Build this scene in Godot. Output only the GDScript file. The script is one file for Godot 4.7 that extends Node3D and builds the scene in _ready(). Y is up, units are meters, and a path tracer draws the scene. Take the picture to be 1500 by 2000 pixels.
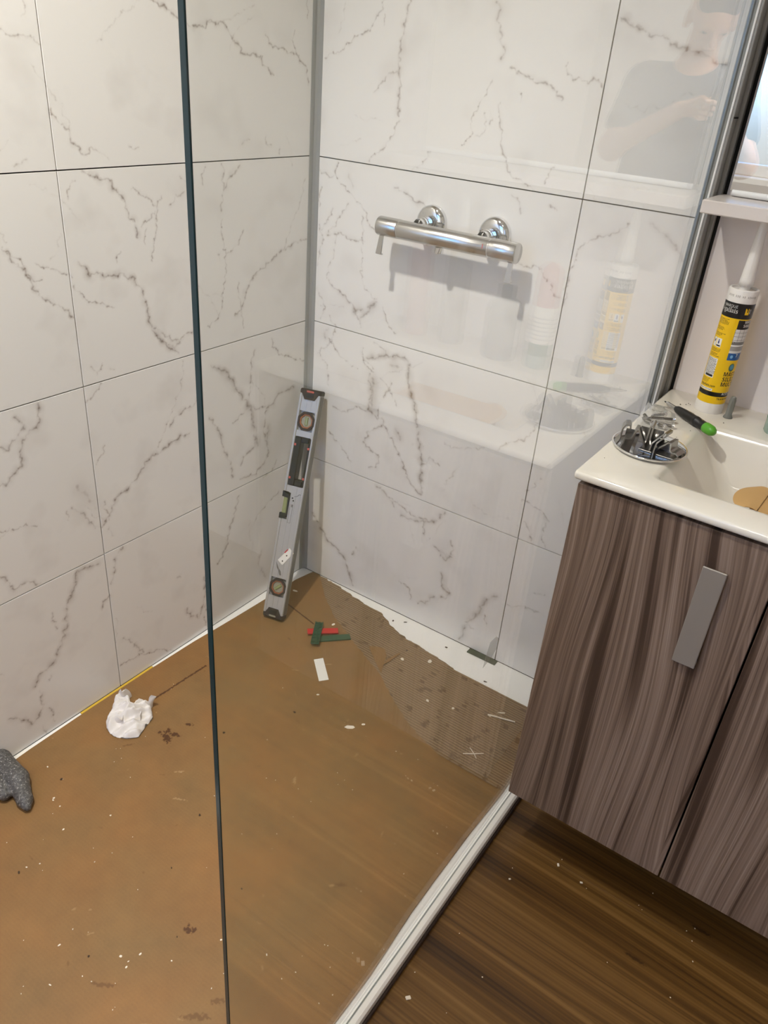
extends Node3D
# A bathroom corner during renovation. x runs along the rear (mixer) wall, z into the room, y up, metres.

const FLOOR_TOP := 0.0
const TRAY_TOP := 0.03
const TILE_Y := [0.0315, 0.4031, 0.7781, 1.1531, 1.5281, 1.9031, 2.2781, 2.4]
const COUNTER_Y := 0.849

var mats := {}
var rng := RandomNumberGenerator.new()
var used := {}


# ------------------------------------------------------------------ builders
class Shape:
	var st := SurfaceTool.new()
	var smooth := 1
	var uv_of = null
	var colour := Color.WHITE

	func _init() -> void:
		st.begin(Mesh.PRIMITIVE_TRIANGLES)
		st.set_smooth_group(-1)

	func flat() -> void:
		st.set_smooth_group(-1)

	func soft() -> void:
		smooth += 1
		st.set_smooth_group(smooth)

	func v(p: Vector3, uv := Vector2.INF) -> void:
		if uv_of != null:
			uv = uv_of.call(p)
		st.set_color(colour)
		st.set_uv(uv if uv != Vector2.INF else Vector2(p.x, p.z))
		st.add_vertex(p)

	# counter-clockwise seen from outside
	func tri(a: Vector3, b: Vector3, c: Vector3, ua := Vector2.INF, ub := Vector2.INF, uc := Vector2.INF) -> void:
		v(a, ua)
		v(c, uc)
		v(b, ub)

	func quad(a: Vector3, b: Vector3, c: Vector3, d: Vector3, ua := Vector2.INF, ub := Vector2.INF, uc := Vector2.INF, ud := Vector2.INF) -> void:
		tri(a, b, c, ua, ub, uc)
		tri(a, c, d, ua, uc, ud)

	# winding fixed so that the face looks away from a point inside
	func out(a: Vector3, b: Vector3, c: Vector3, inside: Vector3) -> void:
		if (b - a).cross(c - a).dot((a + b + c) / 3.0 - inside) < 0.0:
			tri(a, c, b)
		else:
			tri(a, b, c)

	func box(t: Transform3D, s: Vector3, bevel := 0.0) -> void:
		flat()
		var h := s / 2.0
		var e := minf(bevel, minf(h.x, minf(h.y, h.z)) * 0.98)
		var mid := t.origin
		if e <= 0.0:
			for f in 3:
				for sg in [-1.0, 1.0]:
					var p := []
					for k in [[-1, -1], [1, -1], [1, 1], [-1, 1]]:
						var q := Vector3.ZERO
						q[f] = sg * h[f]
						q[(f + 1) % 3] = k[0] * h[(f + 1) % 3]
						q[(f + 2) % 3] = k[1] * h[(f + 2) % 3]
						p.append(t * q)
					out(p[0], p[1], p[2], mid)
					out(p[0], p[2], p[3], mid)
			return
		var at := func(sx: float, sy: float, sz: float, f: int) -> Vector3:
			var q := Vector3(sx * (h.x - e), sy * (h.y - e), sz * (h.z - e))
			q[f] += [sx, sy, sz][f] * e
			return t * q
		for f in 3:
			for sg in [-1.0, 1.0]:
				var p := []
				for k in [[-1, -1], [1, -1], [1, 1], [-1, 1]]:
					var s3 := [0.0, 0.0, 0.0]
					s3[f] = sg
					s3[(f + 1) % 3] = k[0]
					s3[(f + 2) % 3] = k[1]
					p.append(at.call(s3[0], s3[1], s3[2], f))
				out(p[0], p[1], p[2], mid)
				out(p[0], p[2], p[3], mid)
			for a in [-1.0, 1.0]:
				for b in [-1.0, 1.0]:
					var g := (f + 1) % 3
					var k2 := (f + 2) % 3
					var lo := [0.0, 0.0, 0.0]
					lo[f] = -1.0
					lo[g] = a
					lo[k2] = b
					var hi := lo.duplicate()
					hi[f] = 1.0
					var p0: Vector3 = at.call(lo[0], lo[1], lo[2], g)
					var p1: Vector3 = at.call(hi[0], hi[1], hi[2], g)
					var p2: Vector3 = at.call(hi[0], hi[1], hi[2], k2)
					var p3: Vector3 = at.call(lo[0], lo[1], lo[2], k2)
					out(p0, p1, p2, mid)
					out(p0, p2, p3, mid)
		for sx in [-1.0, 1.0]:
			for sy in [-1.0, 1.0]:
				for sz in [-1.0, 1.0]:
					out(at.call(sx, sy, sz, 0), at.call(sx, sy, sz, 1), at.call(sx, sy, sz, 2), mid)

	func span(a: Vector3, b: Vector3, bevel := 0.0) -> void:
		box(Transform3D(Basis(), (a + b) / 2.0), (b - a).abs(), bevel)

	# polygon in the local XY plane, drawn out along +Z
	func prism(t: Transform3D, poly: PackedVector2Array, depth: float, rounded := false) -> void:
		flat()
		if Geometry2D.is_polygon_clockwise(poly):
			poly = poly.duplicate()
			poly.reverse()
		var idx := Geometry2D.triangulate_polygon(poly)
		for i in range(0, idx.size(), 3):
			var p := [poly[idx[i]], poly[idx[i + 1]], poly[idx[i + 2]]]
			if (p[1] - p[0]).cross(p[2] - p[0]) < 0.0:
				p = [p[0], p[2], p[1]]
			var lo := p.map(func(q): return t * Vector3(q.x, q.y, 0))
			var hi := p.map(func(q): return t * Vector3(q.x, q.y, depth))
			tri(hi[0], hi[1], hi[2])
			tri(lo[0], lo[2], lo[1])
		if rounded:
			soft()
		for i in poly.size():
			var a := poly[i]
			var b := poly[(i + 1) % poly.size()]
			quad(t * Vector3(a.x, a.y, 0), t * Vector3(b.x, b.y, 0), t * Vector3(b.x, b.y, depth), t * Vector3(a.x, a.y, depth))

	# profile of (radius, height) turned about local Y; a NAN point starts a new smooth stretch (a sharp edge)
	func lathe(t: Transform3D, prof: Array, n := 32, uv_wrap := false) -> void:
		soft()
		var last := Vector2.INF
		var total := 0.0
		for p: Vector2 in prof:
			if is_nan(p.x):
				soft()
				continue
			if last != Vector2.INF and last != p:
				for i in n:
					var a := TAU * i / n
					var b := TAU * (i + 1) / n
					var d0 := Vector3(sin(a), 0, cos(a))
					var d1 := Vector3(sin(b), 0, cos(b))
					var q0 := t * (d0 * last.x + Vector3.UP * last.y)
					var q1 := t * (d1 * last.x + Vector3.UP * last.y)
					var q2 := t * (d1 * p.x + Vector3.UP * p.y)
					var q3 := t * (d0 * p.x + Vector3.UP * p.y)
					if uv_wrap:
						var u0 := float(i) / n
						var u1 := float(i + 1) / n
						if last.x > 1e-6:
							tri(q0, q1, q2, Vector2(u0, last.y), Vector2(u1, last.y), Vector2(u1, p.y))
						if p.x > 1e-6:
							tri(q0, q2, q3, Vector2(u0, last.y), Vector2(u1, p.y), Vector2(u0, p.y))
					else:
						if last.x > 1e-6:
							tri(q0, q1, q2)
						if p.x > 1e-6:
							tri(q0, q2, q3)
			last = p

	func tube(pts: Array, radii: Array, n := 12, squash := 1.0, up := Vector3.UP) -> void:
		soft()
		var rings := []
		for i in pts.size():
			var d: Vector3 = (pts[mini(i + 1, pts.size() - 1)] - pts[maxi(i - 1, 0)]).normalized()
			var side := d.cross(up)
			if side.length() < 0.01:
				side = d.cross(Vector3.RIGHT)
			side = side.normalized()
			var nrm := side.cross(d).normalized()
			var ring := []
			for k in n:
				var a := TAU * k / n
				ring.append(pts[i] + (side * cos(a) + nrm * sin(a) * squash) * radii[mini(i, radii.size() - 1)])
			rings.append(ring)
		for i in pts.size() - 1:
			for k in n:
				var k1 := (k + 1) % n
				quad(rings[i][k], rings[i][k1], rings[i + 1][k1], rings[i + 1][k])
		flat()
		for k in range(1, n - 1):
			tri(rings[0][0], rings[0][k + 1], rings[0][k])
			var e: Array = rings[-1]
			tri(e[0], e[k], e[k + 1])

	# closed loops of the same number of points, joined one to the next
	func loft(loops: Array, cap_last := false) -> void:
		soft()
		for i in loops.size() - 1:
			var a: Array = loops[i]
			var b: Array = loops[i + 1]
			for k in a.size():
				var k1 := (k + 1) % a.size()
				quad(a[k], a[k1], b[k1], b[k])
		if cap_last:
			var e: Array = loops[-1]
			var mid := Vector3.ZERO
			for p in e:
				mid += p / e.size()
			for k in e.size():
				tri(e[k], e[(k + 1) % e.size()], mid)

	# at(u, v) over a grid, both 0..1
	func grid(nu: int, nv: int, at: Callable, uv := false) -> void:
		soft()
		for i in nu:
			for j in nv:
				var u0 := float(i) / nu
				var u1 := float(i + 1) / nu
				var v0 := float(j) / nv
				var v1 := float(j + 1) / nv
				if uv:
					quad(at.call(u0, v0), at.call(u1, v0), at.call(u1, v1), at.call(u0, v1), Vector2(u0, v0), Vector2(u1, v0), Vector2(u1, v1), Vector2(u0, v1))
				else:
					quad(at.call(u0, v0), at.call(u1, v0), at.call(u1, v1), at.call(u0, v1))

	# thin bent strip: path in local XY, thickness across it, width along Z
	func strip(t: Transform3D, path: Array, thick: float, wide: float) -> void:
		var up := PackedVector2Array()
		var down := PackedVector2Array()
		for i in path.size():
			var d: Vector2 = (path[mini(i + 1, path.size() - 1)] - path[maxi(i - 1, 0)]).normalized()
			var nrm := Vector2(-d.y, d.x) * thick / 2.0
			up.append(path[i] + nrm)
			down.append(path[i] - nrm)
		flat()
		for i in path.size() - 1:
			for s in [[up, 1.0], [down, -1.0]]:
				var a: Vector2 = s[0][i]
				var b: Vector2 = s[0][i + 1]
				if s[1] > 0:
					quad(t * Vector3(a.x, a.y, wide), t * Vector3(b.x, b.y, wide), t * Vector3(b.x, b.y, 0), t * Vector3(a.x, a.y, 0))
				else:
					quad(t * Vector3(a.x, a.y, 0), t * Vector3(b.x, b.y, 0), t * Vector3(b.x, b.y, wide), t * Vector3(a.x, a.y, wide))
			for z in [0.0, wide]:
				var p := [t * Vector3(down[i].x, down[i].y, z), t * Vector3(down[i + 1].x, down[i + 1].y, z), t * Vector3(up[i + 1].x, up[i + 1].y, z), t * Vector3(up[i].x, up[i].y, z)]
				if z > 0.0:
					quad(p[0], p[1], p[2], p[3])
				else:
					quad(p[3], p[2], p[1], p[0])
		for i in [0, path.size() - 1]:
			var q := [t * Vector3(down[i].x, down[i].y, 0), t * Vector3(up[i].x, up[i].y, 0), t * Vector3(up[i].x, up[i].y, wide), t * Vector3(down[i].x, down[i].y, wide)]
			quad(q[0], q[1], q[2], q[3])

	func mesh() -> ArrayMesh:
		st.generate_normals()
		return st.commit()


func numbered(called: String) -> String:
	if not used.has(called):
		used[called] = 0
		return called
	used[called] += 1
	return "%s_%03d" % [called, used[called]]


func thing(called: String, label: String, category: String, at := Vector3.ZERO, group := "") -> Node3D:
	var o := Node3D.new()
	o.name = numbered(called)
	add_child(o)
	o.position = at
	o.set_meta("label", label)
	o.set_meta("category", category)
	if group:
		o.set_meta("group", group)
	return o


func struct(called: String, label := "", at := Vector3.ZERO) -> Node3D:
	var o := Node3D.new()
	o.name = numbered(called)
	add_child(o)
	o.position = at
	o.set_meta("kind", "structure")
	if label:
		o.set_meta("label", label)
	return o


func part(called: String, s, m: Material, parent: Node3D, label := "") -> MeshInstance3D:
	var o := MeshInstance3D.new()
	o.name = called
	o.mesh = s.mesh() if s is Shape else s
	o.material_override = null
	for i in o.mesh.get_surface_count():
		o.mesh.surface_set_material(i, m)
	parent.add_child(o, true)
	if label:
		o.set_meta("label", label)
	return o


# a thing made of one mesh
func lone(called: String, s: Shape, m: Material, label: String, category: String, at := Vector3.ZERO, group := "") -> MeshInstance3D:
	var o := part(numbered(called), s, m, self)
	o.position = at
	o.set_meta("label", label)
	o.set_meta("category", category)
	if group:
		o.set_meta("group", group)
	return o


func mk(called: String, c: Color, rough := 0.5, metal := 0.0) -> StandardMaterial3D:
	var m := StandardMaterial3D.new()
	m.resource_name = called
	m.albedo_color = c
	m.roughness = rough
	m.metallic = metal
	mats[called] = m
	return m


func tex(called: String, im: Image, rough := 0.5, metal := 0.0) -> StandardMaterial3D:
	var m := mk(called, Color.WHITE, rough, metal)
	m.albedo_texture = ImageTexture.create_from_image(im)
	return m


func noise(sd: int, freq: float, octaves := 3) -> FastNoiseLite:
	var n := FastNoiseLite.new()
	n.seed = sd
	n.noise_type = FastNoiseLite.TYPE_SIMPLEX_SMOOTH
	n.frequency = freq
	n.fractal_octaves = octaves
	return n


func at(x: float, y: float, z: float) -> Transform3D:
	return Transform3D(Basis(), Vector3(x, y, z))


func turned(p: Vector3, yaw: float, pitch := 0.0, roll := 0.0) -> Transform3D:
	return Transform3D(Basis.from_euler(Vector3(pitch, yaw, roll)), p)


# frame whose Y runs from a to b
func along(a: Vector3, b: Vector3) -> Transform3D:
	var y := (b - a).normalized()
	var x := y.cross(Vector3.FORWARD)
	if x.length() < 0.05:
		x = y.cross(Vector3.RIGHT)
	x = x.normalized()
	return Transform3D(Basis(x, y, x.cross(y)), a)


func round_rect(w: float, h: float, r: float, n := 5) -> PackedVector2Array:
	var out := PackedVector2Array()
	for k in 4:
		var c := Vector2((w / 2 - r) * [1, -1, -1, 1][k], (h / 2 - r) * [1, 1, -1, -1][k])
		for i in n + 1:
			var a := PI / 2 * (k + float(i) / n)
			out.append(c + Vector2(cos(a), sin(a)) * r)
	return out


# ------------------------------------------------------------------ surfaces
# Printed marble: white ground, soft cloud and grey veins; veins given in mm from the wall's corner at the tray.
func marble(veins: Array, w: int, h: int, sd: int) -> Image:
	var dark := PackedFloat32Array()
	dark.resize(w * h)
	var wob := noise(sd, 0.05, 3)
	var fine := noise(sd + 1, 0.35, 2)
	var thick := noise(sd + 2, 0.022, 3)
	rng.seed = sd
	var all := veins.duplicate()
	for i in 26:
		var p := Vector2(rng.randf() * w, rng.randf() * h)
		var d := Vector2.from_angle(rng.randf() * TAU)
		var v := [12, rng.randi_range(8, 20)]
		for k in rng.randi_range(3, 6):
			v.append_array([int(p.x), int(p.y)])
			p += d * rng.randf_range(18, 36)
			d = d.rotated(rng.randf_range(-0.6, 0.6))
		all.append(v)
	var count := 0.0
	for v: Array in all:
		var r0: float = v[0] / 10.0 * 0.5
		var k0: float = v[1] / 100.0
		count += 37.0
		for i in range(2, v.size() - 2, 2):
			var a := Vector2(v[i], v[i + 1])
			var b := Vector2(v[i + 2], v[i + 3])
			var steps := maxi(1, int(a.distance_to(b) / 0.8))
			for s in steps:
				var p := a.lerp(b, float(s) / steps)
				var q := p + Vector2(wob.get_noise_2d(p.x + count, p.y), wob.get_noise_2d(p.x, p.y + 500 + count)) * 7.0 + Vector2(fine.get_noise_2d(p.x, p.y + count), fine.get_noise_2d(p.x + 300, p.y)) * 0.5
				var m := clampf(0.8 + thick.get_noise_2d(p.x * 2.0 + count, p.y * 2.0) * 1.2, 0.3, 1.4)
				_dab(dark, w, h, q, 1.2 + r0 * 0.60 * m, k0 * 0.22 * m)
				if s % 2 == 0 and m > 0.55:
					var side := thick.get_noise_2d(p.x * 3.0, p.y * 3.0 + 200.0 + count) * r0 * 5.0
					_dab(dark, w, h, q + (b - a).normalized().orthogonal() * side, 0.9 + r0 * 0.3, k0 * 0.15 * m)
				if s % 5 == 0:
					var lean := thick.get_noise_2d(p.x + 60.0 + count, p.y) * r0 * 9.0
					_dab(dark, w, h, q + (b - a).normalized().orthogonal() * lean, r0 * (3.5 + 3.0 * m), k0 * 0.045 * m)
				if s % 3 == 0:
					_dab(dark, w, h, q + Vector2(fine.get_noise_2d(p.x + 90, p.y), fine.get_noise_2d(p.x, p.y + 90)) * r0 * 3.0, r0 * (2.2 + 1.8 * m), k0 * 0.085 * m)
	var cloud := noise(sd + 5, 0.006, 4)
	var im := Image.create(w, h, false, Image.FORMAT_RGB8)
	var bytes := PackedByteArray()
	bytes.resize(w * h * 3)
	for y in h:
		for x in w:
			var c := cloud.get_noise_2d(x, y)
			var d := minf(dark[y * w + x], 0.95)
			var g := maxf(0.0, c - 0.18) * 0.16
			d = d + g * (1.0 - d)
			var o := ((h - 1 - y) * w + x) * 3
			bytes[o] = int(lerpf(235.0, 140.0, d))
			bytes[o + 1] = int(lerpf(232.0, 127.0, d))
			bytes[o + 2] = int(lerpf(226.0, 116.0, d))
	im.set_data(w, h, false, Image.FORMAT_RGB8, bytes)
	return im


func _dab(buf: PackedFloat32Array, w: int, h: int, p: Vector2, r: float, k: float) -> void:
	var x0 := maxi(0, int(p.x - r))
	var x1 := mini(w - 1, int(p.x + r) + 1)
	var y0 := maxi(0, int(p.y - r))
	var y1 := mini(h - 1, int(p.y + r) + 1)
	for y in range(y0, y1 + 1):
		for x in range(x0, x1 + 1):
			var d := 1.0 - Vector2(x, y).distance_squared_to(p) / (r * r)
			if d > 0.0:
				var i := y * w + x
				buf[i] += k * d * (1.0 - buf[i])


# wood with the grain along the image's height
func wood(w: int, h: int, sd: int, stops: Array, across: float, along_: float, swing: float, contrast: float) -> Image:
	var warp := noise(sd, 1.0, 2)
	var band := noise(sd + 1, 1.0, 3)
	var fibre := noise(sd + 2, 1.0, 2)
	var streak := noise(sd + 3, 1.0, 2)
	var g := Gradient.new()
	g.offsets = PackedFloat32Array(stops.map(func(s): return s[0]))
	g.colors = PackedColorArray(stops.map(func(s): return s[1]))
	var lut := []
	for i in 256:
		lut.append(g.sample(i / 255.0))
	var bytes := PackedByteArray()
	bytes.resize(w * h * 3)
	for y in h:
		var v := float(y) / h * along_
		for x in w:
			var u := float(x) / w * across
			var k := u + warp.get_noise_2d(u * 1.3, v * 0.55) * swing
			var f := 0.5 + contrast * (0.30 * band.get_noise_2d(k * 3.0, v * 0.3) + 0.26 * fibre.get_noise_2d(k * 22.0, v * 0.5) + 0.34 * fibre.get_noise_2d(k * 70.0, v * 0.9 + 30.0) + 0.34 * fibre.get_noise_2d(k * 190.0, v * 1.6 + 70.0))
			var s := streak.get_noise_2d(k * 10.0, v * 0.45 + 9.0)
			if s > 0.25:
				f -= (s - 0.25) * 1.1
			var c: Color = lut[clampi(int(f * 255.0), 0, 255)]
			var o := (y * w + x) * 3
			bytes[o] = c.r8
			bytes[o + 1] = c.g8
			bytes[o + 2] = c.b8
	return Image.create_from_data(w, h, false, Image.FORMAT_RGB8, bytes)


func blotch(im: Image, p: Vector2, r: Vector2, turn: float, c: Color, sd: int, rag := 0.5) -> void:
	var n := noise(sd, 0.16, 3)
	var big := maxf(r.x, r.y) * 1.6 + 2
	for y in range(maxi(0, int(p.y - big)), mini(im.get_height() - 1, int(p.y + big)) + 1):
		for x in range(maxi(0, int(p.x - big)), mini(im.get_width() - 1, int(p.x + big)) + 1):
			var q := (Vector2(x, y) - p).rotated(-turn) / r
			var e := q.length() + n.get_noise_2d(x, y) * rag * 2.0
			if e < 1.0:
				im.set_pixel(x, y, im.get_pixel(x, y).lerp(c, c.a * clampf((1.0 - e) * 3.0, 0.0, 1.0)))


# corrugated board, top liner: 800 pixels a metre over x 0..0.9, z 0..1.62
func kraft() -> Image:
	var w := 720
	var h := 1296
	var big := noise(40, 0.006, 3)
	var mid := noise(41, 0.03, 3)
	var fib := noise(42, 0.4, 2)
	var bytes := PackedByteArray()
	bytes.resize(w * h * 3)
	for y in h:
		for x in w:
			var f := 1.0 + big.get_noise_2d(x, y) * 0.05 + mid.get_noise_2d(x, y) * 0.03 + fib.get_noise_2d(x * 0.7, y) * 0.03 + 0.008 * sin(y * TAU / 5.04)
			var warm := big.get_noise_2d(x + 900, y) * 0.05
			var o := (y * w + x) * 3
			bytes[o] = clampi(int(KRAFT.r8 * f * (1.0 + warm)), 0, 255)
			bytes[o + 1] = clampi(int(KRAFT.g8 * f), 0, 255)
			bytes[o + 2] = clampi(int(KRAFT.b8 * f * (1.0 - warm)), 0, 255)
	var im := Image.create_from_data(w, h, false, Image.FORMAT_RGB8, bytes)
	var brown := Color8(74, 42, 10, 225)
	var soft := Color8(96, 62, 28, 130)
	var pale := Color8(196, 164, 120, 120)
	var s := 800.0
	for a in [[0.2052, 0.7052, 14, 7, 0.4, brown], [0.214, 0.688, 9, 5, -0.6, brown], [0.194, 0.6895, 6, 4, 0.9, brown], [0.2155, 0.6478, 7, 3, -0.5, brown], [0.183, 0.704, 3, 3, 0, brown], [0.5666, 0.9761, 7, 5, 0.3, brown], [0.5745, 0.971, 4, 5, 0, brown], [0.6896, 1.0306, 10, 4, 2.4, soft], [0.6821, 1.0651, 18, 4, 2.5, soft], [0.16, 0.77, 8, 2, 2.2, soft], [0.53, 1.12, 16, 3, 2.6, soft], [0.62, 1.13, 13, 3, 2.3, pale], [0.30, 0.75, 10, 2, 2.4, pale], [0.35, 0.80, 12, 2, 2.7, pale], [0.28, 0.36, 7, 2, 2.6, pale], [0.33, 0.29, 9, 2, 2.4, pale], [0.19, 0.28, 6, 2, 0.3, soft], [0.5, 0.62, 9, 3, 1.0, pale], [0.72, 0.75, 12, 4, 2.4, soft], [0.71, 0.76, 5, 2, 2.4, pale]]:
		blotch(im, Vector2(a[0], a[1]) * s, Vector2(a[2], a[3]), a[4], a[5], int(a[0] * 1000))
	for c in [[0.0938, 0.6523, 0.1013, 0.4885], [0.0839, 0.1688, 0.1972, 0.1908]]:
		for i in 60:
			var q := Vector2(c[0], c[1]).lerp(Vector2(c[2], c[3]), i / 59.0)
			blotch(im, q * s, Vector2(2.2, 1.6), 0.0, brown, i, 0.45)
	rng.seed = 77
	for i in 120:
		var c := pale if rng.randf() < 0.6 else soft
		c.a *= rng.randf_range(0.3, 0.8)
		blotch(im, Vector2(rng.randf() * w, rng.randf() * h), Vector2(rng.randf_range(1.5, 6), rng.randf_range(1, 2)), rng.randf() * TAU, c, i, 0.4)
	return im


# lettering from the glyphs of a font, drawn flat into an image; height in pixels, p the left end of the base line
func write(im: Image, words: String, p: Vector2, height: float, c: Color, font := "Droid Sans", weight := 400, squeeze := 1.0) -> void:
	var t := TextMesh.new()
	t.text = words
	t.font_size = 48
	t.pixel_size = 1.0
	t.depth = 0.0
	t.horizontal_alignment = HORIZONTAL_ALIGNMENT_LEFT
	t.vertical_alignment = VERTICAL_ALIGNMENT_BOTTOM
	var f := SystemFont.new()
	f.font_names = [font]
	f.font_weight = weight
	t.font = f
	var arr := t.surface_get_arrays(0)
	var vs: PackedVector3Array = arr[Mesh.ARRAY_VERTEX]
	var ix: PackedInt32Array = arr[Mesh.ARRAY_INDEX]
	var lo := t.get_aabb().position
	var k := height / 48.0
	for i in range(0, ix.size(), 3):
		var q := []
		for j in 3:
			var s := vs[ix[i + j]]
			q.append(p + Vector2((s.x - lo.x) * k * squeeze, -s.y * k + 0.0))
		var x0 := maxi(0, int(minf(q[0].x, minf(q[1].x, q[2].x))))
		var x1 := mini(im.get_width() - 1, int(maxf(q[0].x, maxf(q[1].x, q[2].x))) + 1)
		var y0 := maxi(0, int(minf(q[0].y, minf(q[1].y, q[2].y))))
		var y1 := mini(im.get_height() - 1, int(maxf(q[0].y, maxf(q[1].y, q[2].y))) + 1)
		for y in range(y0, y1 + 1):
			for x in range(x0, x1 + 1):
				if Geometry2D.point_is_inside_triangle(Vector2(x + 0.5, y + 0.5), q[0], q[1], q[2]):
					im.set_pixel(x, y, c)


# ------------------------------------------------------------------ bodies: smooth union of tapered capsules, meshed as surface nets
func nets(bones: Array, cell: float, k: float, s: Shape) -> void:
	var lo := Vector3.ONE * 1e9
	var hi := -lo
	for b in bones:
		var r := maxf(b[2], b[3]) + k + cell * 2
		for e in 2:
			lo = lo.min(b[e] - Vector3.ONE * r)
			hi = hi.max(b[e] + Vector3.ONE * r)
	var n := Vector3i((hi - lo) / cell) + Vector3i.ONE * 2
	var f := PackedFloat32Array()
	f.resize(n.x * n.y * n.z)
	f.fill(10.0)
	for b in bones:
		var a: Vector3 = b[0]
		var ab: Vector3 = b[1] - a
		var len2 := maxf(ab.length_squared(), 1e-9)
		var r := maxf(b[2], b[3]) + k + cell * 2
		var i0 := Vector3i(((a.min(b[1]) - Vector3.ONE * r - lo) / cell).max(Vector3.ZERO))
		var i1 := (Vector3i((a.max(b[1]) + Vector3.ONE * r - lo) / cell) + Vector3i.ONE).min(n - Vector3i.ONE)
		var ra: float = b[2]
		var rd: float = b[3] - b[2]
		for z in range(i0.z, i1.z + 1):
			for y in range(i0.y, i1.y + 1):
				for x in range(i0.x, i1.x + 1):
					var p := lo + Vector3(x, y, z) * cell - a
					var t := clampf(p.dot(ab) / len2, 0.0, 1.0)
					var d := (p - ab * t).length() - ra - rd * t
					var i := (z * n.y + y) * n.x + x
					var e := f[i]
					var m := maxf(k - absf(d - e), 0.0) / k
					f[i] = minf(d, e) - m * m * k * 0.25
	var vert := {}
	var corner := [0, 1, n.x, n.x + 1, n.x * n.y, n.x * n.y + 1, n.x * n.y + n.x, n.x * n.y + n.x + 1]
	var edges := [[0, 1], [2, 3], [4, 5], [6, 7], [0, 2], [1, 3], [4, 6], [5, 7], [0, 4], [1, 5], [2, 6], [3, 7]]
	var offs := []
	for c in 8:
		offs.append(Vector3(c & 1, (c >> 1) & 1, (c >> 2) & 1))
	for z in n.z - 1:
		for y in n.y - 1:
			for x in n.x - 1:
				var i := (z * n.y + y) * n.x + x
				var e := f[i]
				if absf(e) > cell * 3.0:
					continue
				var some := false
				for c in 8:
					if (f[i + corner[c]] < 0.0) != (e < 0.0):
						some = true
						break
				if not some:
					continue
				var sum := Vector3.ZERO
				var cnt := 0
				for g in edges:
					var fa := f[i + corner[g[0]]]
					var fb := f[i + corner[g[1]]]
					if (fa < 0.0) != (fb < 0.0):
						sum += offs[g[0]].lerp(offs[g[1]], fa / (fa - fb))
						cnt += 1
				vert[i] = lo + (Vector3(x, y, z) + sum / cnt) * cell
	s.soft()
	var step := [1, n.x, n.x * n.y]
	for i in vert:
		var inside := f[i] < 0.0
		for ax in 3:
			var j: int = i + step[ax]
			if j < f.size() and inside != (f[j] < 0.0):
				var u: int = step[(ax + 1) % 3]
				var w: int = step[(ax + 2) % 3]
				if vert.has(i - u) and vert.has(i - w) and vert.has(i - u - w):
					if inside:
						s.quad(vert[i], vert[i - u], vert[i - u - w], vert[i - w])
					else:
						s.quad(vert[i], vert[i - w], vert[i - u - w], vert[i - u])


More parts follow.
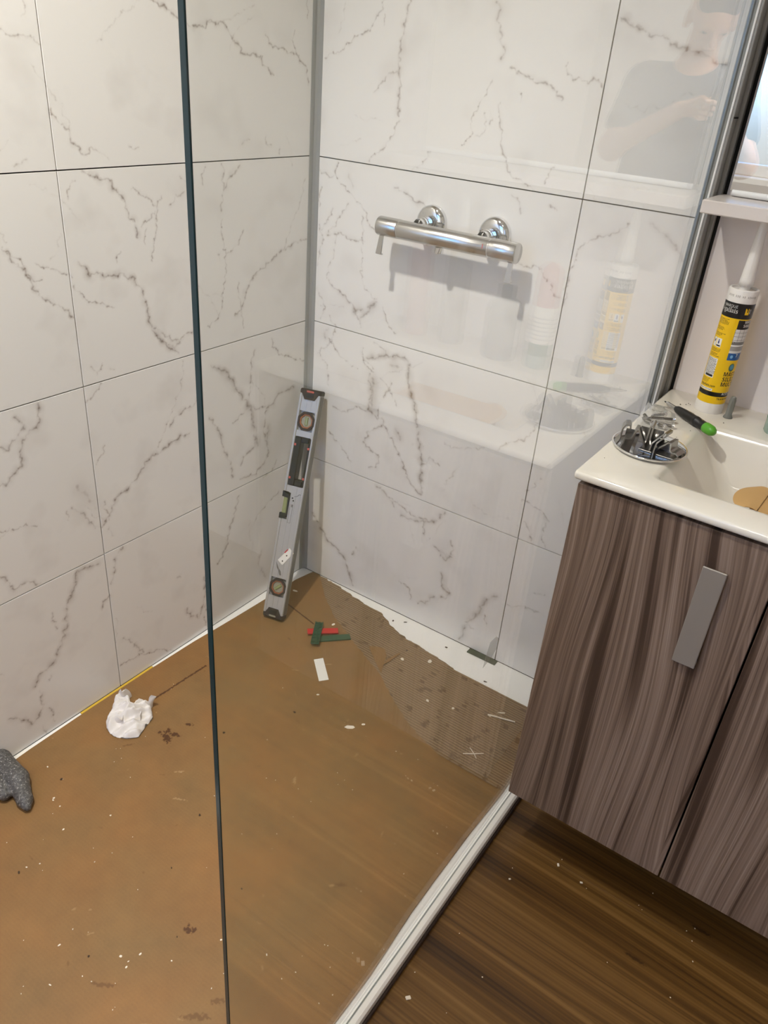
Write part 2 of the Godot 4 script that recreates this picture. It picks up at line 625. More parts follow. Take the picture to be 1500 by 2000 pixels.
const VEINS_LEFT := [
	[20,80,448,1377,423,1373,394,1361,369,1350,341,1346,320,1348,316,1356,297,1355,277,1357,262,1346,252,1334,238,1324,231,1318,232,1310,218,1308,189,1312,171,1307,163,1291,152,1283,137,1276],
	[18,70,162,1348,157,1340,145,1328,122,1322,98,1321,74,1318,50,1307,36,1296,28,1278,26,1259],
	[13,50,75,1358,80,1336,58,1314],
	[13,40,37,1414,33,1379],
	[17,60,658,1211,653,1199,643,1189,633,1182,627,1167,614,1155,604,1143,591,1153],
	[14,30,591,1153,570,1142,555,1135],
	[16,60,512,1154,495,1155],
	[19,40,228,1153,208,1162],
	[20,50,160,1162,155,1147,144,1151],
	[15,40,120,1141,114,1128],
	[15,50,726,1314,706,1312,690,1311,673,1310,663,1302],
	[12,30,682,1355,682,1343,689,1329],
	[12,30,756,1152,746,1162,738,1165],
	[17,40,734,1133,719,1139,714,1144],
	[23,70,612,1119,595,1110,575,1107,559,1100,550,1087,535,1073,529,1060,525,1038,515,1030,513,1014,511,1000],
	[16,60,513,1085,495,1075,472,1066,465,1055,462,1041,460,1027,465,1009,474,982,479,954],
	[16,50,461,1056,444,1067],
	[16,50,500,1022,482,1029,462,1041],
	[13,50,489,1016,492,984],
	[16,35,430,1052,410,1064,391,1072,377,1085],
	[16,40,401,1100,383,1086],
	[12,50,650,1078,643,1093,628,1108],
	[28,75,640,974,631,961,622,951,584,943,550,938,526,925,512,906,502,885,497,864,497,838,489,816,465,790,440,768,426,759],
	[13,40,562,961,555,978,551,982],
	[15,50,656,934,642,922,638,913,623,901,574,881],
	[26,50,488,826,451,797,422,782,433,772,452,785],
	[19,50,421,791,389,795,374,797],
	[20,60,291,1118,283,1103,288,1085,286,1060,293,1031],
	[23,60,229,1120,251,1102,273,1089,284,1070],
	[15,60,295,1012,292,971,286,944,284,907,293,876,299,833,309,812,329,803,345,795],
	[16,50,232,985,248,961,263,949,283,944],
	[17,40,308,947,298,930],
	[25,70,18,946,64,939,91,931,126,921,143,909,160,900,193,888,213,874,226,848,243,817,260,805],
	[16,25,27,1080,49,1022,74,980,103,927],
	[16,50,250,880,247,852,243,834,236,775],
	[14,50,335,1115,343,1097,339,1083],
	[19,70,781,1018,770,1001,759,988,743,973,738,951,731,937,709,916,691,906,677,897,664,876],
	[11,40,777,1038,767,1021],
	[13,50,723,983,701,971,668,958,658,952],
	[12,50,770,1005,750,990,736,959,714,952],
	[16,25,415,739,424,691,441,660,465,620,485,591,502,566],
	[23,55,379,642,399,630,421,631,444,620,467,603],
	[28,80,407,571,433,573,463,565,485,557,499,553,517,549,535,541,551,523,569,512,587,500,607,496,621,486,636,465,651,447,659,438],
	[18,50,648,495,646,469,641,449],
	[20,40,644,431,637,405],
	[15,50,627,613,645,593,656,580],
	[19,50,624,742,646,724,659,714],
	[16,40,639,778,630,761,615,785],
	[22,40,600,764,588,766],
	[40,70,342,710,319,699,295,687,272,656,248,618,223,585,214,576],
	[23,60,200,713,213,672,213,628,226,586,196,564,160,560],
	[20,60,142,731,133,704,105,678,56,660,16,644],
	[31,70,348,590,325,557,303,491,287,458,280,406],
	[28,60,214,569,206,526,197,468,216,460,243,449,252,431],
	[26,60,160,553,169,501,150,437,160,412,198,389,253,396],
	[34,60,54,585,113,580,141,561,160,553],
	[19,50,275,548,249,566,223,572],
	[20,50,121,397,140,367,170,371],
	[66,30,217,583,202,525,188,465],
	[54,25,150,509,156,454],
	[25,50,808,736,796,723,790,701,806,696,823,682,834,676,841,688],
	[29,65,758,741,761,702,781,693,798,684,806,666,804,645,817,629,840,612,855,613],
	[14,50,871,524,842,516,822,514,797,504],
	[26,35,722,514,691,477,677,446,659,438],
	[16,35,732,507,734,484],
	[103,12,705,553,685,522,665,490],
	[27,60,614,372,637,350,641,319,653,292],
	[26,60,260,352,274,309,293,272,303,231,332,190,345,181],
	[22,50,110,301,160,283,190,264,209,242],
	[44,30,180,147,191,111,160,43],
	[30,50,384,176,389,117,400,75,410,56,443,84,450,104],
	[23,50,387,84,393,30,385,8],
	[27,40,641,134,609,91,590,56],
	[19,55,657,61,605,58,545,34,491,-1,466,-4],
	[24,40,472,212,457,207],
	[24,60,888,435,872,409,864,393,842,393,811,379],
	[37,65,683,354,713,363,732,362,738,337,751,312,767,288,773,245,791,208,807,183,827,169,852,165,863,137],
	[21,50,661,262,682,253,687,235],
	[20,50,802,295,794,251],
	[28,65,853,123,854,80,866,59,882,57,916,96,927,100],
	[22,40,837,68,838,23],
	[32,40,862,27,858,0],
	[18,30,825,146,830,132],
]
const VEINS_REAR := [
	[17,80,165,1422,160,1409,152,1396,143,1383,134,1371,119,1364,100,1359,81,1345,62,1330,42,1326,21,1318],
	[12,40,167,1401,169,1380],
	[25,65,225,1424,220,1395,216,1369,213,1347,212,1320,212,1298,218,1280,219,1248,219,1220],
	[18,50,210,1302,189,1296,177,1286,166,1272,153,1261],
	[19,60,219,1215,212,1195,201,1175,186,1158,170,1147,151,1129],
	[29,45,414,1429,422,1414,427,1383,433,1367,443,1351,438,1334],
	[20,75,458,1327,475,1318,508,1310,535,1304,557,1297,569,1288,573,1278],
	[16,65,567,1342,576,1323,588,1316,617,1314,636,1317,646,1306],
	[12,50,491,1288,489,1271],
	[12,50,424,1304,417,1282,408,1264,394,1245,392,1223,395,1200,374,1184],
	[17,50,447,1267,452,1233,462,1207,470,1181,482,1155,496,1143,531,1134,545,1127],
	[13,45,420,1248,422,1212,400,1205],
	[13,40,432,1253,432,1222],
	[20,50,304,1167,293,1151,276,1134,265,1123],
	[13,40,577,1171,570,1153,562,1138],
	[27,90,651,1412,666,1404,685,1400,700,1391,719,1387,737,1382,760,1376,779,1370,805,1364,845,1352],
	[20,50,17,1092,40,1087,55,1086],
	[16,60,67,1119,61,1097,70,1077,100,1060,122,1047,145,1029,161,1004,184,986],
	[44,20,98,1092,113,1072],
	[23,60,222,1087,243,1077,264,1073,284,1065,302,1058],
	[18,60,26,1061,15,1037,21,1016],
	[22,55,46,957,76,968,106,962,136,961,153,964],
	[16,45,143,1018,148,952,149,883,166,851,197,840],
	[26,60,52,852,84,834,107,827,132,808,149,781,158,764],
	[35,55,197,834,177,811,149,781],
	[17,55,212,825,229,799,246,779,261,770],
	[18,50,21,827,47,789,32,760],
	[22,40,17,987,32,943,19,882],
	[18,40,58,1016,45,991,23,965],
	[19,40,102,1033,74,996,46,963],
	[18,35,76,968,64,914,44,856],
	[20,60,585,1104,597,1097,603,1093],
	[20,30,501,1111,515,1099,530,1077],
	[16,60,535,985,558,984,575,987,591,980,603,957],
	[20,65,614,959,623,941,641,935],
	[17,65,745,1097,734,1082,711,1071,689,1061,671,1048,658,1032,651,1006,648,981,647,951,649,921],
	[37,35,782,1103,804,1089,825,1079,843,1065,859,1041],
	[18,60,163,702,175,679,204,661],
	[39,80,183,694,216,706,259,720,288,721,303,713,299,686,305,662,319,634,334,593,343,555,356,505,368,474,366,423],
	[25,70,189,657,201,607,197,565,222,551,237,549,255,527,273,505,299,471,328,424],
	[23,60,84,538,126,536,165,562,190,555],
	[20,55,71,469,115,439,152,399],
	[25,55,239,536,202,503,188,470,214,457,242,445,233,420,210,404],
	[23,50,361,464,387,494,418,484],
	[18,50,228,654,252,635,278,602],
	[22,50,259,649,226,587,227,546],
	[81,20,205,648,202,593],
	[19,50,59,715,93,684,126,666,158,661],
	[19,30,417,545,439,542,486,555,525,568],
	[20,60,557,575,579,599,614,617,634,642,643,663],
	[36,65,29,202,88,132,126,114,154,92,166,53,187,18],
	[29,50,187,149,171,116],
	[26,55,432,262,450,239,467,231,484,269,473,295],
	[21,50,337,106,363,101,373,81],
	[36,65,400,63,423,79,451,110,481,120,492,138,470,144,460,188],
	[49,55,620,196,602,175,584,150,580,124,569,102,551,67,539,10],
	[19,50,550,75,575,63],
	[21,50,595,123,607,96],
	[20,50,280,347,322,332,363,318,423,327],
	[21,45,651,180,691,195,745,199],
	[19,35,710,242,748,253],
	[17,55,640,477,666,473,693,464,710,444,700,398,717,377],
	[18,50,166,717,171,691,202,672],
	[19,50,199,739,229,726,242,713],
	[35,60,370,430,375,386],
	[25,60,328,424,347,402,372,385],
	[22,30,468,502,441,449,431,416],
	[93,22,204,651,203,607,203,552],
	[69,20,281,541,301,511],
	[98,15,247,695,284,695],
	[37,55,318,305,356,308,396,316,426,333,448,369],
	[22,45,391,314,396,276],
	[27,50,236,365,266,354,303,324],
	[52,35,440,258,462,244,487,247],
	[19,40,461,180,479,164,489,136],
	[21,40,339,105,372,95,378,63],
	[20,50,646,497,675,541],
	[23,50,650,419,673,407,682,374],
	[52,25,697,460,710,446],
	[18,50,56,772,81,746,72,711,28,667],
	[46,35,133,795,165,809,197,832],
	[25,40,36,670,63,636,65,595],
	[63,20,57,740,46,705],
]
const FLAKES := [[0.3776,0.3926,0.0073,0.0055,0],[0.5006,0.4278,0.028,0.0113,0],[0.5186,0.401,0.0094,0.0063,0],[0.3104,0.063,0.0056,0.0054,0],[0.241,0.1601,0.011,0.007,0],[0.4616,0.1552,0.0106,0.0079,0],[0.5207,0.1184,0.0146,0.011,0],[0.5915,0.2408,0.0087,0.0069,0],[0.6528,0.2235,0.0074,0.0068,0],[0.7339,0.1893,0.0062,0.004,0],[0.7512,0.1622,0.0224,0.0041,0],[0.0639,0.1109,0.0173,0.0078,0],[0.3717,0.4713,0.0082,0.0052,1],[0.3518,0.0365,0.0085,0.0054,1],[0.3814,0.0201,0.0113,0.0036,1],[0.523,0.0379,0.0068,0.005,1],[0.4385,-0.0316,0.0071,0.0055,1],[0.6667,0.0882,0.0117,0.0045,1],[0.0809,0.912,0.0041,0.0034,0],[0.1577,0.9515,0.0049,0.0041,0],[0.1611,0.9551,0.0039,0.0031,0],[0.1836,0.956,0.0029,0.003,0],[0.2771,0.9093,0.0039,0.0039,0],[0.2338,0.9838,0.0047,0.0038,0],[0.2509,1.0728,0.0036,0.0026,0],[0.263,1.0541,0.0027,0.0026,0],[0.2494,1.0871,0.0071,0.0035,1],[0.4194,1.1246,0.0058,0.0029,0],[0.5141,1.0757,0.005,0.0049,0],[0.5365,1.0542,0.0058,0.0035,0],[0.5354,1.0816,0.0049,0.0034,0],[0.5307,1.0736,0.0033,0.0021,0],[0.5855,1.0306,0.0033,0.0028,0],[0.4633,1.1725,0.0056,0.002,0],[0.6244,0.9558,0.0043,0.0029,0],[0.4918,1.1335,0.0024,0.0014,0],[0.7028,0.9277,0.0051,0.0021,0],[0.4727,1.1074,0.0033,0.0042,1],[0.5619,0.9971,0.0034,0.0022,1],[0.5856,0.8661,0.0046,0.0024,1],[0.4553,0.9143,0.0037,0.0017,1],[0.4105,0.802,0.006,0.0039,1],[0.2919,0.6178,0.0056,0.0061,1],[0.1294,0.9139,0.0061,0.0043,1],[0.4519,0.1191,0.0067,0.0049,1]]
const TORN := [[0.1097,0.0052],[0.1636,0.0118],[0.2055,0.0211],[0.2547,0.0293],[0.3067,0.0307],[0.3379,0.0458],[0.3583,0.0606],[0.4159,0.0768],[0.4669,0.0829],[0.5165,0.0888],[0.5648,0.0946],[0.6056,0.1102],[0.6682,0.1064],[0.7297,0.1067],[0.7832,0.1055]]
const LINER := [[0.1512,0.0808],[0.2267,0.135],[0.3036,0.1719],[0.3934,0.2127],[0.4547,0.2407],[0.5093,0.2796],[0.5637,0.314],[0.6128,0.3406],[0.6635,0.357],[0.7214,0.3728],[0.7699,0.3757]]
const TISSUE := [[0.0471,0.7196],[0.0313,0.7029],[0.0295,0.6784],[0.0374,0.6718],[0.075,0.6924],[0.0722,0.6713],[0.0823,0.6651],[0.0961,0.6708],[0.107,0.664],[0.1414,0.6876],[0.1482,0.7121],[0.1613,0.7442],[0.1438,0.7641],[0.117,0.7764],[0.0925,0.7733],[0.0781,0.7634],[0.0641,0.7428]]
const KRAFT := Color8(138, 102, 58)


func _ready() -> void:
	# ---- camera
	var cam := Camera3D.new()
	cam.name = "camera"
	cam.transform = Transform3D(Basis(Vector3(0.81711, 0.07542, -0.57153), Vector3(-0.34047, 0.86316, -0.37286), Vector3(0.4652, 0.49926, 0.73097)).orthonormalized(), Vector3(1.21855, 1.34584, 1.49276))
	cam.fov = 66.783
	cam.near = 0.02
	add_child(cam)
	cam.current = true
	# ---- sky through the window, exposure
	var env := Environment.new()
	env.background_mode = Environment.BG_SKY
	var sky := Sky.new()
	var air := ProceduralSkyMaterial.new()
	air.sky_top_color = Color(0.36, 0.62, 1.0)
	air.sky_horizon_color = Color(0.6, 0.82, 1.0)
	air.ground_horizon_color = Color(0.72, 0.82, 0.92)
	air.ground_bottom_color = Color(0.5, 0.52, 0.52)
	air.sky_energy_multiplier = 1.0
	air.ground_energy_multiplier = 0.8
	sky.sky_material = air
	env.sky = sky
	env.background_energy_multiplier = 6.0
	env.tonemap_mode = Environment.TONE_MAPPER_LINEAR
	env.tonemap_exposure = 1.03
	env.sdfgi_enabled = true
	env.ssao_enabled = true
	env.ssil_enabled = true
	var we := WorldEnvironment.new()
	we.name = "world_environment"
	we.environment = env
	add_child(we)
	# ---- lamps: recessed spot over the shower, plus an added unseen fill lamp
	materials()
	ceiling_lamp(Vector3(0.40, 2.4, 1.22), 2.9, 0.035, "round recessed ceiling lamp over the shower")
	ceiling_lamp(Vector3(0.95, 2.4, 2.15), 1.4, 0.13, "added fill lamp, unseen, in the ceiling nearer the window wall")  # fill lamp added out of view to even out the walls
	# ---- the place
	room()
	tiles_left()
	tiles_rear()
	tray()
	vanity()
	wash_basin()
	glass()
	mirror_and_shelf()
	cardboard()
	mixer()
	spirit_level()
	# ---- small things
	sealant_cartridge()
	counter_things()
	back_bottles()
	floor_things()
	photographer()


func ceiling_lamp(p: Vector3, power: float, radius: float, label: String) -> void:
	var t := thing("ceiling_lamp", label, "ceiling lamp", p, "recessed ceiling lamps")
	var s := Shape.new()
	s.lathe(at(0, 0, 0), [Vector2(radius, -0.004), Vector2(radius + 0.006, -0.007), Vector2(radius + 0.018, -0.005), Vector2(radius + 0.020, 0.0)], 32)
	part("bezel", s, mats.lamp_white, t)
	s = Shape.new()
	s.lathe(at(0, 0, 0), [Vector2(0.0, -0.0035), Vector2(radius, -0.004)], 32)
	part("diffuser", s, mats.lamp_glow, t)
	var l := SpotLight3D.new()
	l.name = "lamp"
	l.light_energy = power
	l.light_color = Color(1.0, 0.985, 0.955)
	l.light_size = radius
	l.spot_range = 8.0
	l.spot_attenuation = 2.0
	l.spot_angle = 70.0
	l.spot_angle_attenuation = 0.9
	l.shadow_enabled = true
	l.position = Vector3(0, -0.03, 0)
	l.rotation.x = -PI / 2
	t.add_child(l)


func materials() -> void:
	mk("lamp_white", Color8(235, 234, 230), 0.4)
	var m := mk("lamp_glow", Color8(255, 246, 232), 0.5)
	m.emission_enabled = true
	m.emission = Color(1.0, 0.94, 0.86)
	m.emission_energy_multiplier = 6.0
	mk("plaster", Color8(238, 230, 225), 0.75)
	mk("ceiling_paint", Color8(238, 236, 232), 0.8)
	mk("joint", Color8(15, 14, 13), 0.95)
	mk("acrylic", Color8(250, 247, 238), 0.22)
	mk("ceramic", Color8(234, 229, 216), 0.08)
	mk("laminate_white", Color8(228, 221, 216), 0.35)
	mk("aluminium", Color8(150, 155, 160), 0.35, 0.5)
	mk("satin_grey", Color8(158, 158, 154), 0.4, 0.25)
	mk("chrome", Color8(226, 226, 226), 0.06, 1.0)
	mk("brushed", Color8(196, 194, 190), 0.24, 1.0)
	mk("steel", Color8(190, 188, 184), 0.2, 1.0)
	mk("black_gap", Color8(12, 11, 10), 0.8)
	mk("glint_white", Color8(246, 248, 248), 0.25)  # white that stands in for glints on metal
	mk("mirror", Color8(240, 244, 244), 0.0, 1.0)
	mk("black_plastic", Color8(26, 25, 23), 0.45)
	mk("brown_plastic", Color8(52, 40, 34), 0.5)
	mk("orange_plastic", Color8(152, 94, 60), 0.5)
	mk("red_plastic", Color8(196, 38, 36), 0.4)
	mk("pink_red", Color8(190, 92, 84), 0.5)
	mk("green_plastic", Color8(36, 74, 46), 0.45)
	mk("green_flat", Color8(52, 84, 56), 0.5)
	mk("olive_shim", Color8(66, 76, 58), 0.55)
	mk("white_card", Color8(238, 234, 222), 0.7)
	mk("paper", Color8(230, 224, 217), 0.85)
	mk("chip", Color8(238, 226, 204), 0.7)
	mk("grit", Color8(62, 44, 26), 0.8)
	mk("yellow_strip", Color8(214, 176, 60), 0.6)
	mk("bright_green", Color8(88, 166, 44), 0.4)
	mk("plug_grey", Color8(122, 122, 114), 0.55)
	mk("white_plastic", Color8(240, 236, 230), 0.35)
	mk("kraft_plain", KRAFT, 0.8)
	mk("kraft_groove_shade", Color8(110, 86, 60), 0.9)  # darkened to paint the shade between ridges
	mk("kraft_crest_lit", Color8(146, 121, 91), 0.9)  # lightened so the crests read as lit
	mk("kraft_box", Color8(206, 166, 108), 0.75)
	mk("handle_grey", Color8(152, 146, 138), 0.38, 0.35)
	mk("carcass", Color8(60, 48, 40), 0.6)
	mk("glass_edge", Color8(34, 57, 57), 0.12)
	var g := mk("shower_glass", Color8(200, 235, 165, 255), 0.0)
	g.transparency = BaseMaterial3D.TRANSPARENCY_ALPHA
	g.albedo_color.a = 0.03
	var w := mk("window_glass", Color8(235, 245, 250, 255), 0.0)
	w.transparency = BaseMaterial3D.TRANSPARENCY_ALPHA
	w.albedo_color.a = 0.03
	var b := mk("clear_bag", Color8(236, 238, 236), 0.08)
	b.transparency = BaseMaterial3D.TRANSPARENCY_ALPHA
	b.albedo_color.a = 0.14
	var vial := mk("vial_green", Color8(140, 148, 98), 0.08)
	vial.clearcoat_enabled = true
	mk("vial_face", Color8(150, 146, 126), 0.1)
	var ml := tex("marble_left", marble(VEINS_LEFT, 1320, 1500, 11), 0.16)
	var mr := tex("marble_rear", marble(VEINS_REAR, 900, 1500, 23), 0.16)
	ml.metallic_specular = 0.45
	mr.metallic_specular = 0.45
	tex("kraft_sheet", kraft(), 0.62)
	tex("door_wood", wood(1024, 1024, 5, [[0.0, Color8(64, 48, 38)], [0.28, Color8(102, 84, 71)], [0.55, Color8(128, 109, 95)], [0.8, Color8(147, 129, 115)], [1.0, Color8(166, 149, 136)]], 1.0, 1.0, 0.13, 0.74), 0.42)
	tex("plank_wood", wood(512, 1400, 9, [[0.0, Color8(48, 29, 10)], [0.3, Color8(80, 53, 20)], [0.55, Color8(101, 70, 29)], [0.8, Color8(116, 84, 40)], [1.0, Color8(132, 98, 54)]], 0.55, 1.0, 0.06, 0.8), 0.4)
	var knots: Image = mats.plank_wood.albedo_texture.get_image()
	rng.seed = 15
	for i in 9:
		blotch(knots, Vector2(rng.randf() * 512, rng.randf() * 1400), Vector2(rng.randf_range(2.5, 5), rng.randf_range(9, 22)), 0.0, Color8(40, 22, 8, 150), i, 0.3)
	mats.plank_wood.albedo_texture = ImageTexture.create_from_image(knots)


# ------------------------------------------------------------------ setting
func room() -> void:
	var f := struct("floor", "brown oak laminate floor")
	var s := Shape.new()
	s.span(Vector3(-0.2, -0.12, -0.2), Vector3(2.4, -0.012, 2.9))
	part("subfloor", s, mats.joint, f)
	rng.seed = 4
	var z := -0.05
	var row := 0
	while z < 2.7:
		var x: float = -0.1 - [0.66, 0.86, 0.46, 0.56][row % 4]
		while x < 2.2:
			var x0 := maxf(x, -0.1)
			var x1 := minf(x + 1.26, 2.2)
			var z1 := minf(z + 0.239, 2.7)
			var off := Vector2(rng.randf() * 0.6, rng.randf())
			var z0 := z
			s = Shape.new()
			s.uv_of = func(p: Vector3) -> Vector2: return Vector2((p.z - z0) / 0.6 + off.x, p.x / 1.6 + off.y)
			s.span(Vector3(x0 + 0.0001, -0.012, z + 0.0001), Vector3(x1 - 0.0001, FLOOR_TOP, z1 - 0.0001), 0.0002)
			part("plank", s, mats.plank_wood, f)
			x += 1.26
		z += 0.239
		row += 1
	var c := struct("ceiling", "white painted ceiling")
	s = Shape.new()
	s.span(Vector3(-0.2, 2.4, -0.2), Vector3(2.4, 2.5, 2.9))
	part("slab", s, mats.ceiling_paint, c)
	# right wall and the wall behind the camera, with a window
	var r := struct("wall_right", "white painted wall on the right")
	s = Shape.new()
	s.span(Vector3(2.2, 0, -0.1), Vector3(2.32, 2.4, 2.82))
	part("plaster", s, mats.plaster, r)
	var b := struct("wall_front", "white painted wall behind the camera")
	s = Shape.new()
	s.span(Vector3(-0.1, 0, 2.7), Vector3(0.08, 2.4, 2.82))
	s.span(Vector3(0.86, 0, 2.7), Vector3(2.2, 2.4, 2.82))
	s.span(Vector3(0.08, 0, 2.7), Vector3(0.86, 1.02, 2.82))
	s.span(Vector3(0.08, 2.08, 2.7), Vector3(0.86, 2.4, 2.82))
	part("plaster", s, mats.plaster, b)
	var w := struct("window_1", "white framed window behind the camera", Vector3(0.47, 1.02, 2.76))
	s = Shape.new()
	s.span(Vector3(-0.39, 0, -0.03), Vector3(-0.34, 1.06, 0.03), 0.004)
	s.span(Vector3(0.34, 0, -0.03), Vector3(0.39, 1.06, 0.03), 0.004)
	s.span(Vector3(-0.34, 0, -0.03), Vector3(0.34, 0.05, 0.03), 0.004)
	s.span(Vector3(-0.34, 1.01, -0.03), Vector3(0.34, 1.06, 0.03), 0.004)
	part("frame", s, mats.white_plastic, w)
	s = Shape.new()
	s.span(Vector3(-0.34, 0.05, -0.003), Vector3(0.34, 1.01, 0.003))
	part("pane", s, mats.window_glass, w)
	s = Shape.new()
	s.span(Vector3(-0.41, -0.03, -0.10), Vector3(0.41, 0.0, 0.0), 0.004)
	part("sill", s, mats.white_plastic, w)


func tiles_left() -> void:
	var wall := struct("wall_left", "left wall clad in white marble-look tiles")
	var s := Shape.new()
	s.span(Vector3(-0.12, 0, -0.12), Vector3(-0.006, 2.4, 2.7))
	part("backing", s, mats.joint, wall)
	var zs := [0.012, 0.662, 1.312, 1.962, 2.612, 2.7]
	for k in TILE_Y.size() - 1:
		for i in zs.size() - 1:
			s = Shape.new()
			var jump := Vector2(0.37 * (k + i) if k > 3 or i > 1 else 0.0, 0.0)
			s.uv_of = func(p: Vector3) -> Vector2: return Vector2(p.z / 1.32, 1.0 - (p.y - 0.03) / 1.5) + jump
			var g := 0.0011
			s.span(Vector3(-0.006, TILE_Y[k] + g, zs[i] + g), Vector3(0.0, TILE_Y[k + 1] - g, zs[i + 1] - g), 0.0003)
			part("tile", s, mats.marble_left, wall)


func tiles_rear() -> void:
	var wall := struct("wall_rear", "rear wall with marble-look tiles in the shower and white paint above the basin")
	var s := Shape.new()
	s.span(Vector3(-0.006, 0, -0.12), Vector3(0.898, 2.4, -0.006))
	part("backing", s, mats.joint, wall)
	s = Shape.new()
	s.span(Vector3(0.898, 0, -0.12), Vector3(2.2, 2.4, 0.0))
	part("plaster", s, mats.plaster, wall)
	var xs := [0.012, 0.647, 0.8625]
	for k in TILE_Y.size() - 1:
		for i in xs.size() - 1:
			s = Shape.new()
			var jump := Vector2(0.43 * k if k > 3 else 0.0, 0.0)
			s.uv_of = func(p: Vector3) -> Vector2: return Vector2(p.x / 0.9, 1.0 - (p.y - 0.03) / 1.5) + jump
			var g := 0.0011
			s.span(Vector3(xs[i] + g, TILE_Y[k] + g, -0.006), Vector3(xs[i + 1] - g, TILE_Y[k + 1] - g, 0.0), 0.0003)
			part("tile", s, mats.marble_rear, wall)
	# aluminium angle covering the tile ends in the corner
	var c := struct("trim_1", "grey aluminium corner trim between the tiled walls")
	s = Shape.new()
	var poly := PackedVector2Array([Vector2(0.0002, 0.0002), Vector2(0.0155, 0.0002), Vector2(0.0155, 0.0012), Vector2(0.0065, 0.0022), Vector2(0.0022, 0.0065), Vector2(0.0012, 0.0185), Vector2(0.0002, 0.0185)])
	s.prism(Transform3D(Basis(Vector3.RIGHT, Vector3.BACK, Vector3.UP), Vector3(0, TRAY_TOP + 0.001, 0)), poly, 2.368)
	part("angle", s, mats.satin_grey, c)


func tray() -> void:
	var t := thing("shower_tray", "flat white shower tray with a raised edge along the wood floor", "shower tray", Vector3(0.44, 0, 0.8))
	var s := Shape.new()
	s.span(Vector3(-0.445, 0.0, -0.805), Vector3(0.449, TRAY_TOP, 0.82), 0.004)
	part("slab", s, mats.acrylic, t)
	s = Shape.new()
	s.span(Vector3(0.4492, 0.0, -0.79), Vector3(0.453, 0.012, 0.82), 0.001)
	part("foot_strip", s, mats.carcass, t)  # dark strip along the outer foot of the tray
	s = Shape.new()
	s.span(Vector3(0.002, 0.0302, 0.572), Vector3(0.0085, 0.0342, 0.775), 0.0008)
	lone("yellow_strip", s, mats.yellow_strip, "thin yellow strip along the foot of the left wall", "strip")


func glass() -> void:
	var sm := mk("grey_film", Color8(186, 190, 182), 0.6)
	sm.transparency = BaseMaterial3D.TRANSPARENCY_ALPHA
	sm.albedo_color.a = 0.26
	var p := struct("trim_2", "aluminium wall channel holding the shower glass")
	var s := Shape.new()
	s.span(Vector3(0.8632, 0.0305, 0.0), Vector3(0.8925, 2.02, 0.014), 0.0012)
	part("base_rail", s, mats.satin_grey, p)
	s = Shape.new()
	s.span(Vector3(0.8662, 0.0305, 0.0172), Vector3(0.8715, 2.02, 0.042), 0.001)
	part("lip", s, mats.aluminium, p)
	s = Shape.new()
	s.span(Vector3(0.8795, 0.0305, 0.0172), Vector3(0.8858, 2.02, 0.042), 0.001)
	part("lip", s, mats.satin_grey, p)
	s = Shape.new()
	s.span(Vector3(0.8778, 0.0305, 0.036), Vector3(0.8812, 2.02, 0.0445), 0.0008)
	part("glint_strip", s, mats.glint_white, p)  # white strip paints the glint running down the metal channel
	s = Shape.new()
	s.span(Vector3(0.8927, 0.0305, 0.0002), Vector3(0.8972, 2.02, 0.0014))
	part("gap_filler", s, mats.black_gap, p)
	s = Shape.new()
	s.span(Vector3(0.8859, 1.311, 0.0176), Vector3(0.8875, 1.3135, 0.0417))
	part("screw_slot", s, mats.black_gap, p)
	var t := thing("shower_glass_panel", "clear fixed shower glass panel with a dark green free edge", "glass panel", Vector3(0.875, TRAY_TOP, 0.6))
	s = Shape.new()
	s.span(Vector3(-0.0025, 0.001, -0.580), Vector3(0.0025, 1.98, 0.5768))
	part("pane", s, mats.shower_glass, t)
	s = Shape.new()
	s.span(Vector3(-0.0025, 0.001, 0.577), Vector3(0.0025, 1.98, 0.5785), 0.0004)
	part("polished_edge", s, mats.glass_edge, t, "dark green polished edge")
	s = Shape.new()
	s.prism(Transform3D(Basis(Vector3.FORWARD, Vector3.UP, Vector3.RIGHT), Vector3(0.0027, -TRAY_TOP, -0.6)), PackedVector2Array([Vector2(-0.601, 0.603), Vector2(-0.614, 0.616), Vector2(-0.634, 0.617), Vector2(-0.640, 0.598), Vector2(-0.645, 0.574), Vector2(-0.632, 0.577), Vector2(-0.617, 0.578), Vector2(-0.604, 0.586)]), 0.0003)
	part("film_patch", s, mats.grey_film, t, "dull grey patch on the glass")  # translucent grey patch laid on the pane
	s = Shape.new()
	s.span(Vector3(-0.0012, 0.0003, -0.555), Vector3(0.0012, 0.001, 0.577))
	part("bottom_edge", s, mats.glass_edge, t)


func mirror_and_shelf() -> void:
	var t := thing("mirror", "frameless wall mirror above the washbasin shelf", "mirror", Vector3(1.178, 1.207, 0.001))
	var s := Shape.new()
	s.span(Vector3(-0.272, 0, 0), Vector3(0.272, 0.86, 0.016))
	part("back_board", s, mats.black_plastic, t)
	s = Shape.new()
	s.span(Vector3(-0.272, 0, 0.0162), Vector3(0.272, 0.86, 0.021))
	part("glass", s, mats.mirror, t)
	s = Shape.new()
	s.lathe(Transform3D(Basis(Vector3.UP, Vector3.RIGHT, Vector3.FORWARD), Vector3(-0.268, -0.0035, 0.019)), [Vector2(0, 0), Vector2(0.0052, 0), Vector2(NAN, 0), Vector2(0.0052, 0.536), Vector2(NAN, 0), Vector2(0, 0.536)], 20)
	part("bottom_rail", s, mats.glint_white, t, "rail under the mirror, glint put into its white colour")  # white colour paints the glint of a polished rail
	s = Shape.new()
	s.span(Vector3(-0.29, -0.0205, 0.0), Vector3(0.29, 0.0, 0.12), 0.0016)
	lone("wall_shelf", s, mats.laminate_white, "narrow white shelf under the mirror", "shelf", Vector3(1.18, 1.1975, 0.0005))


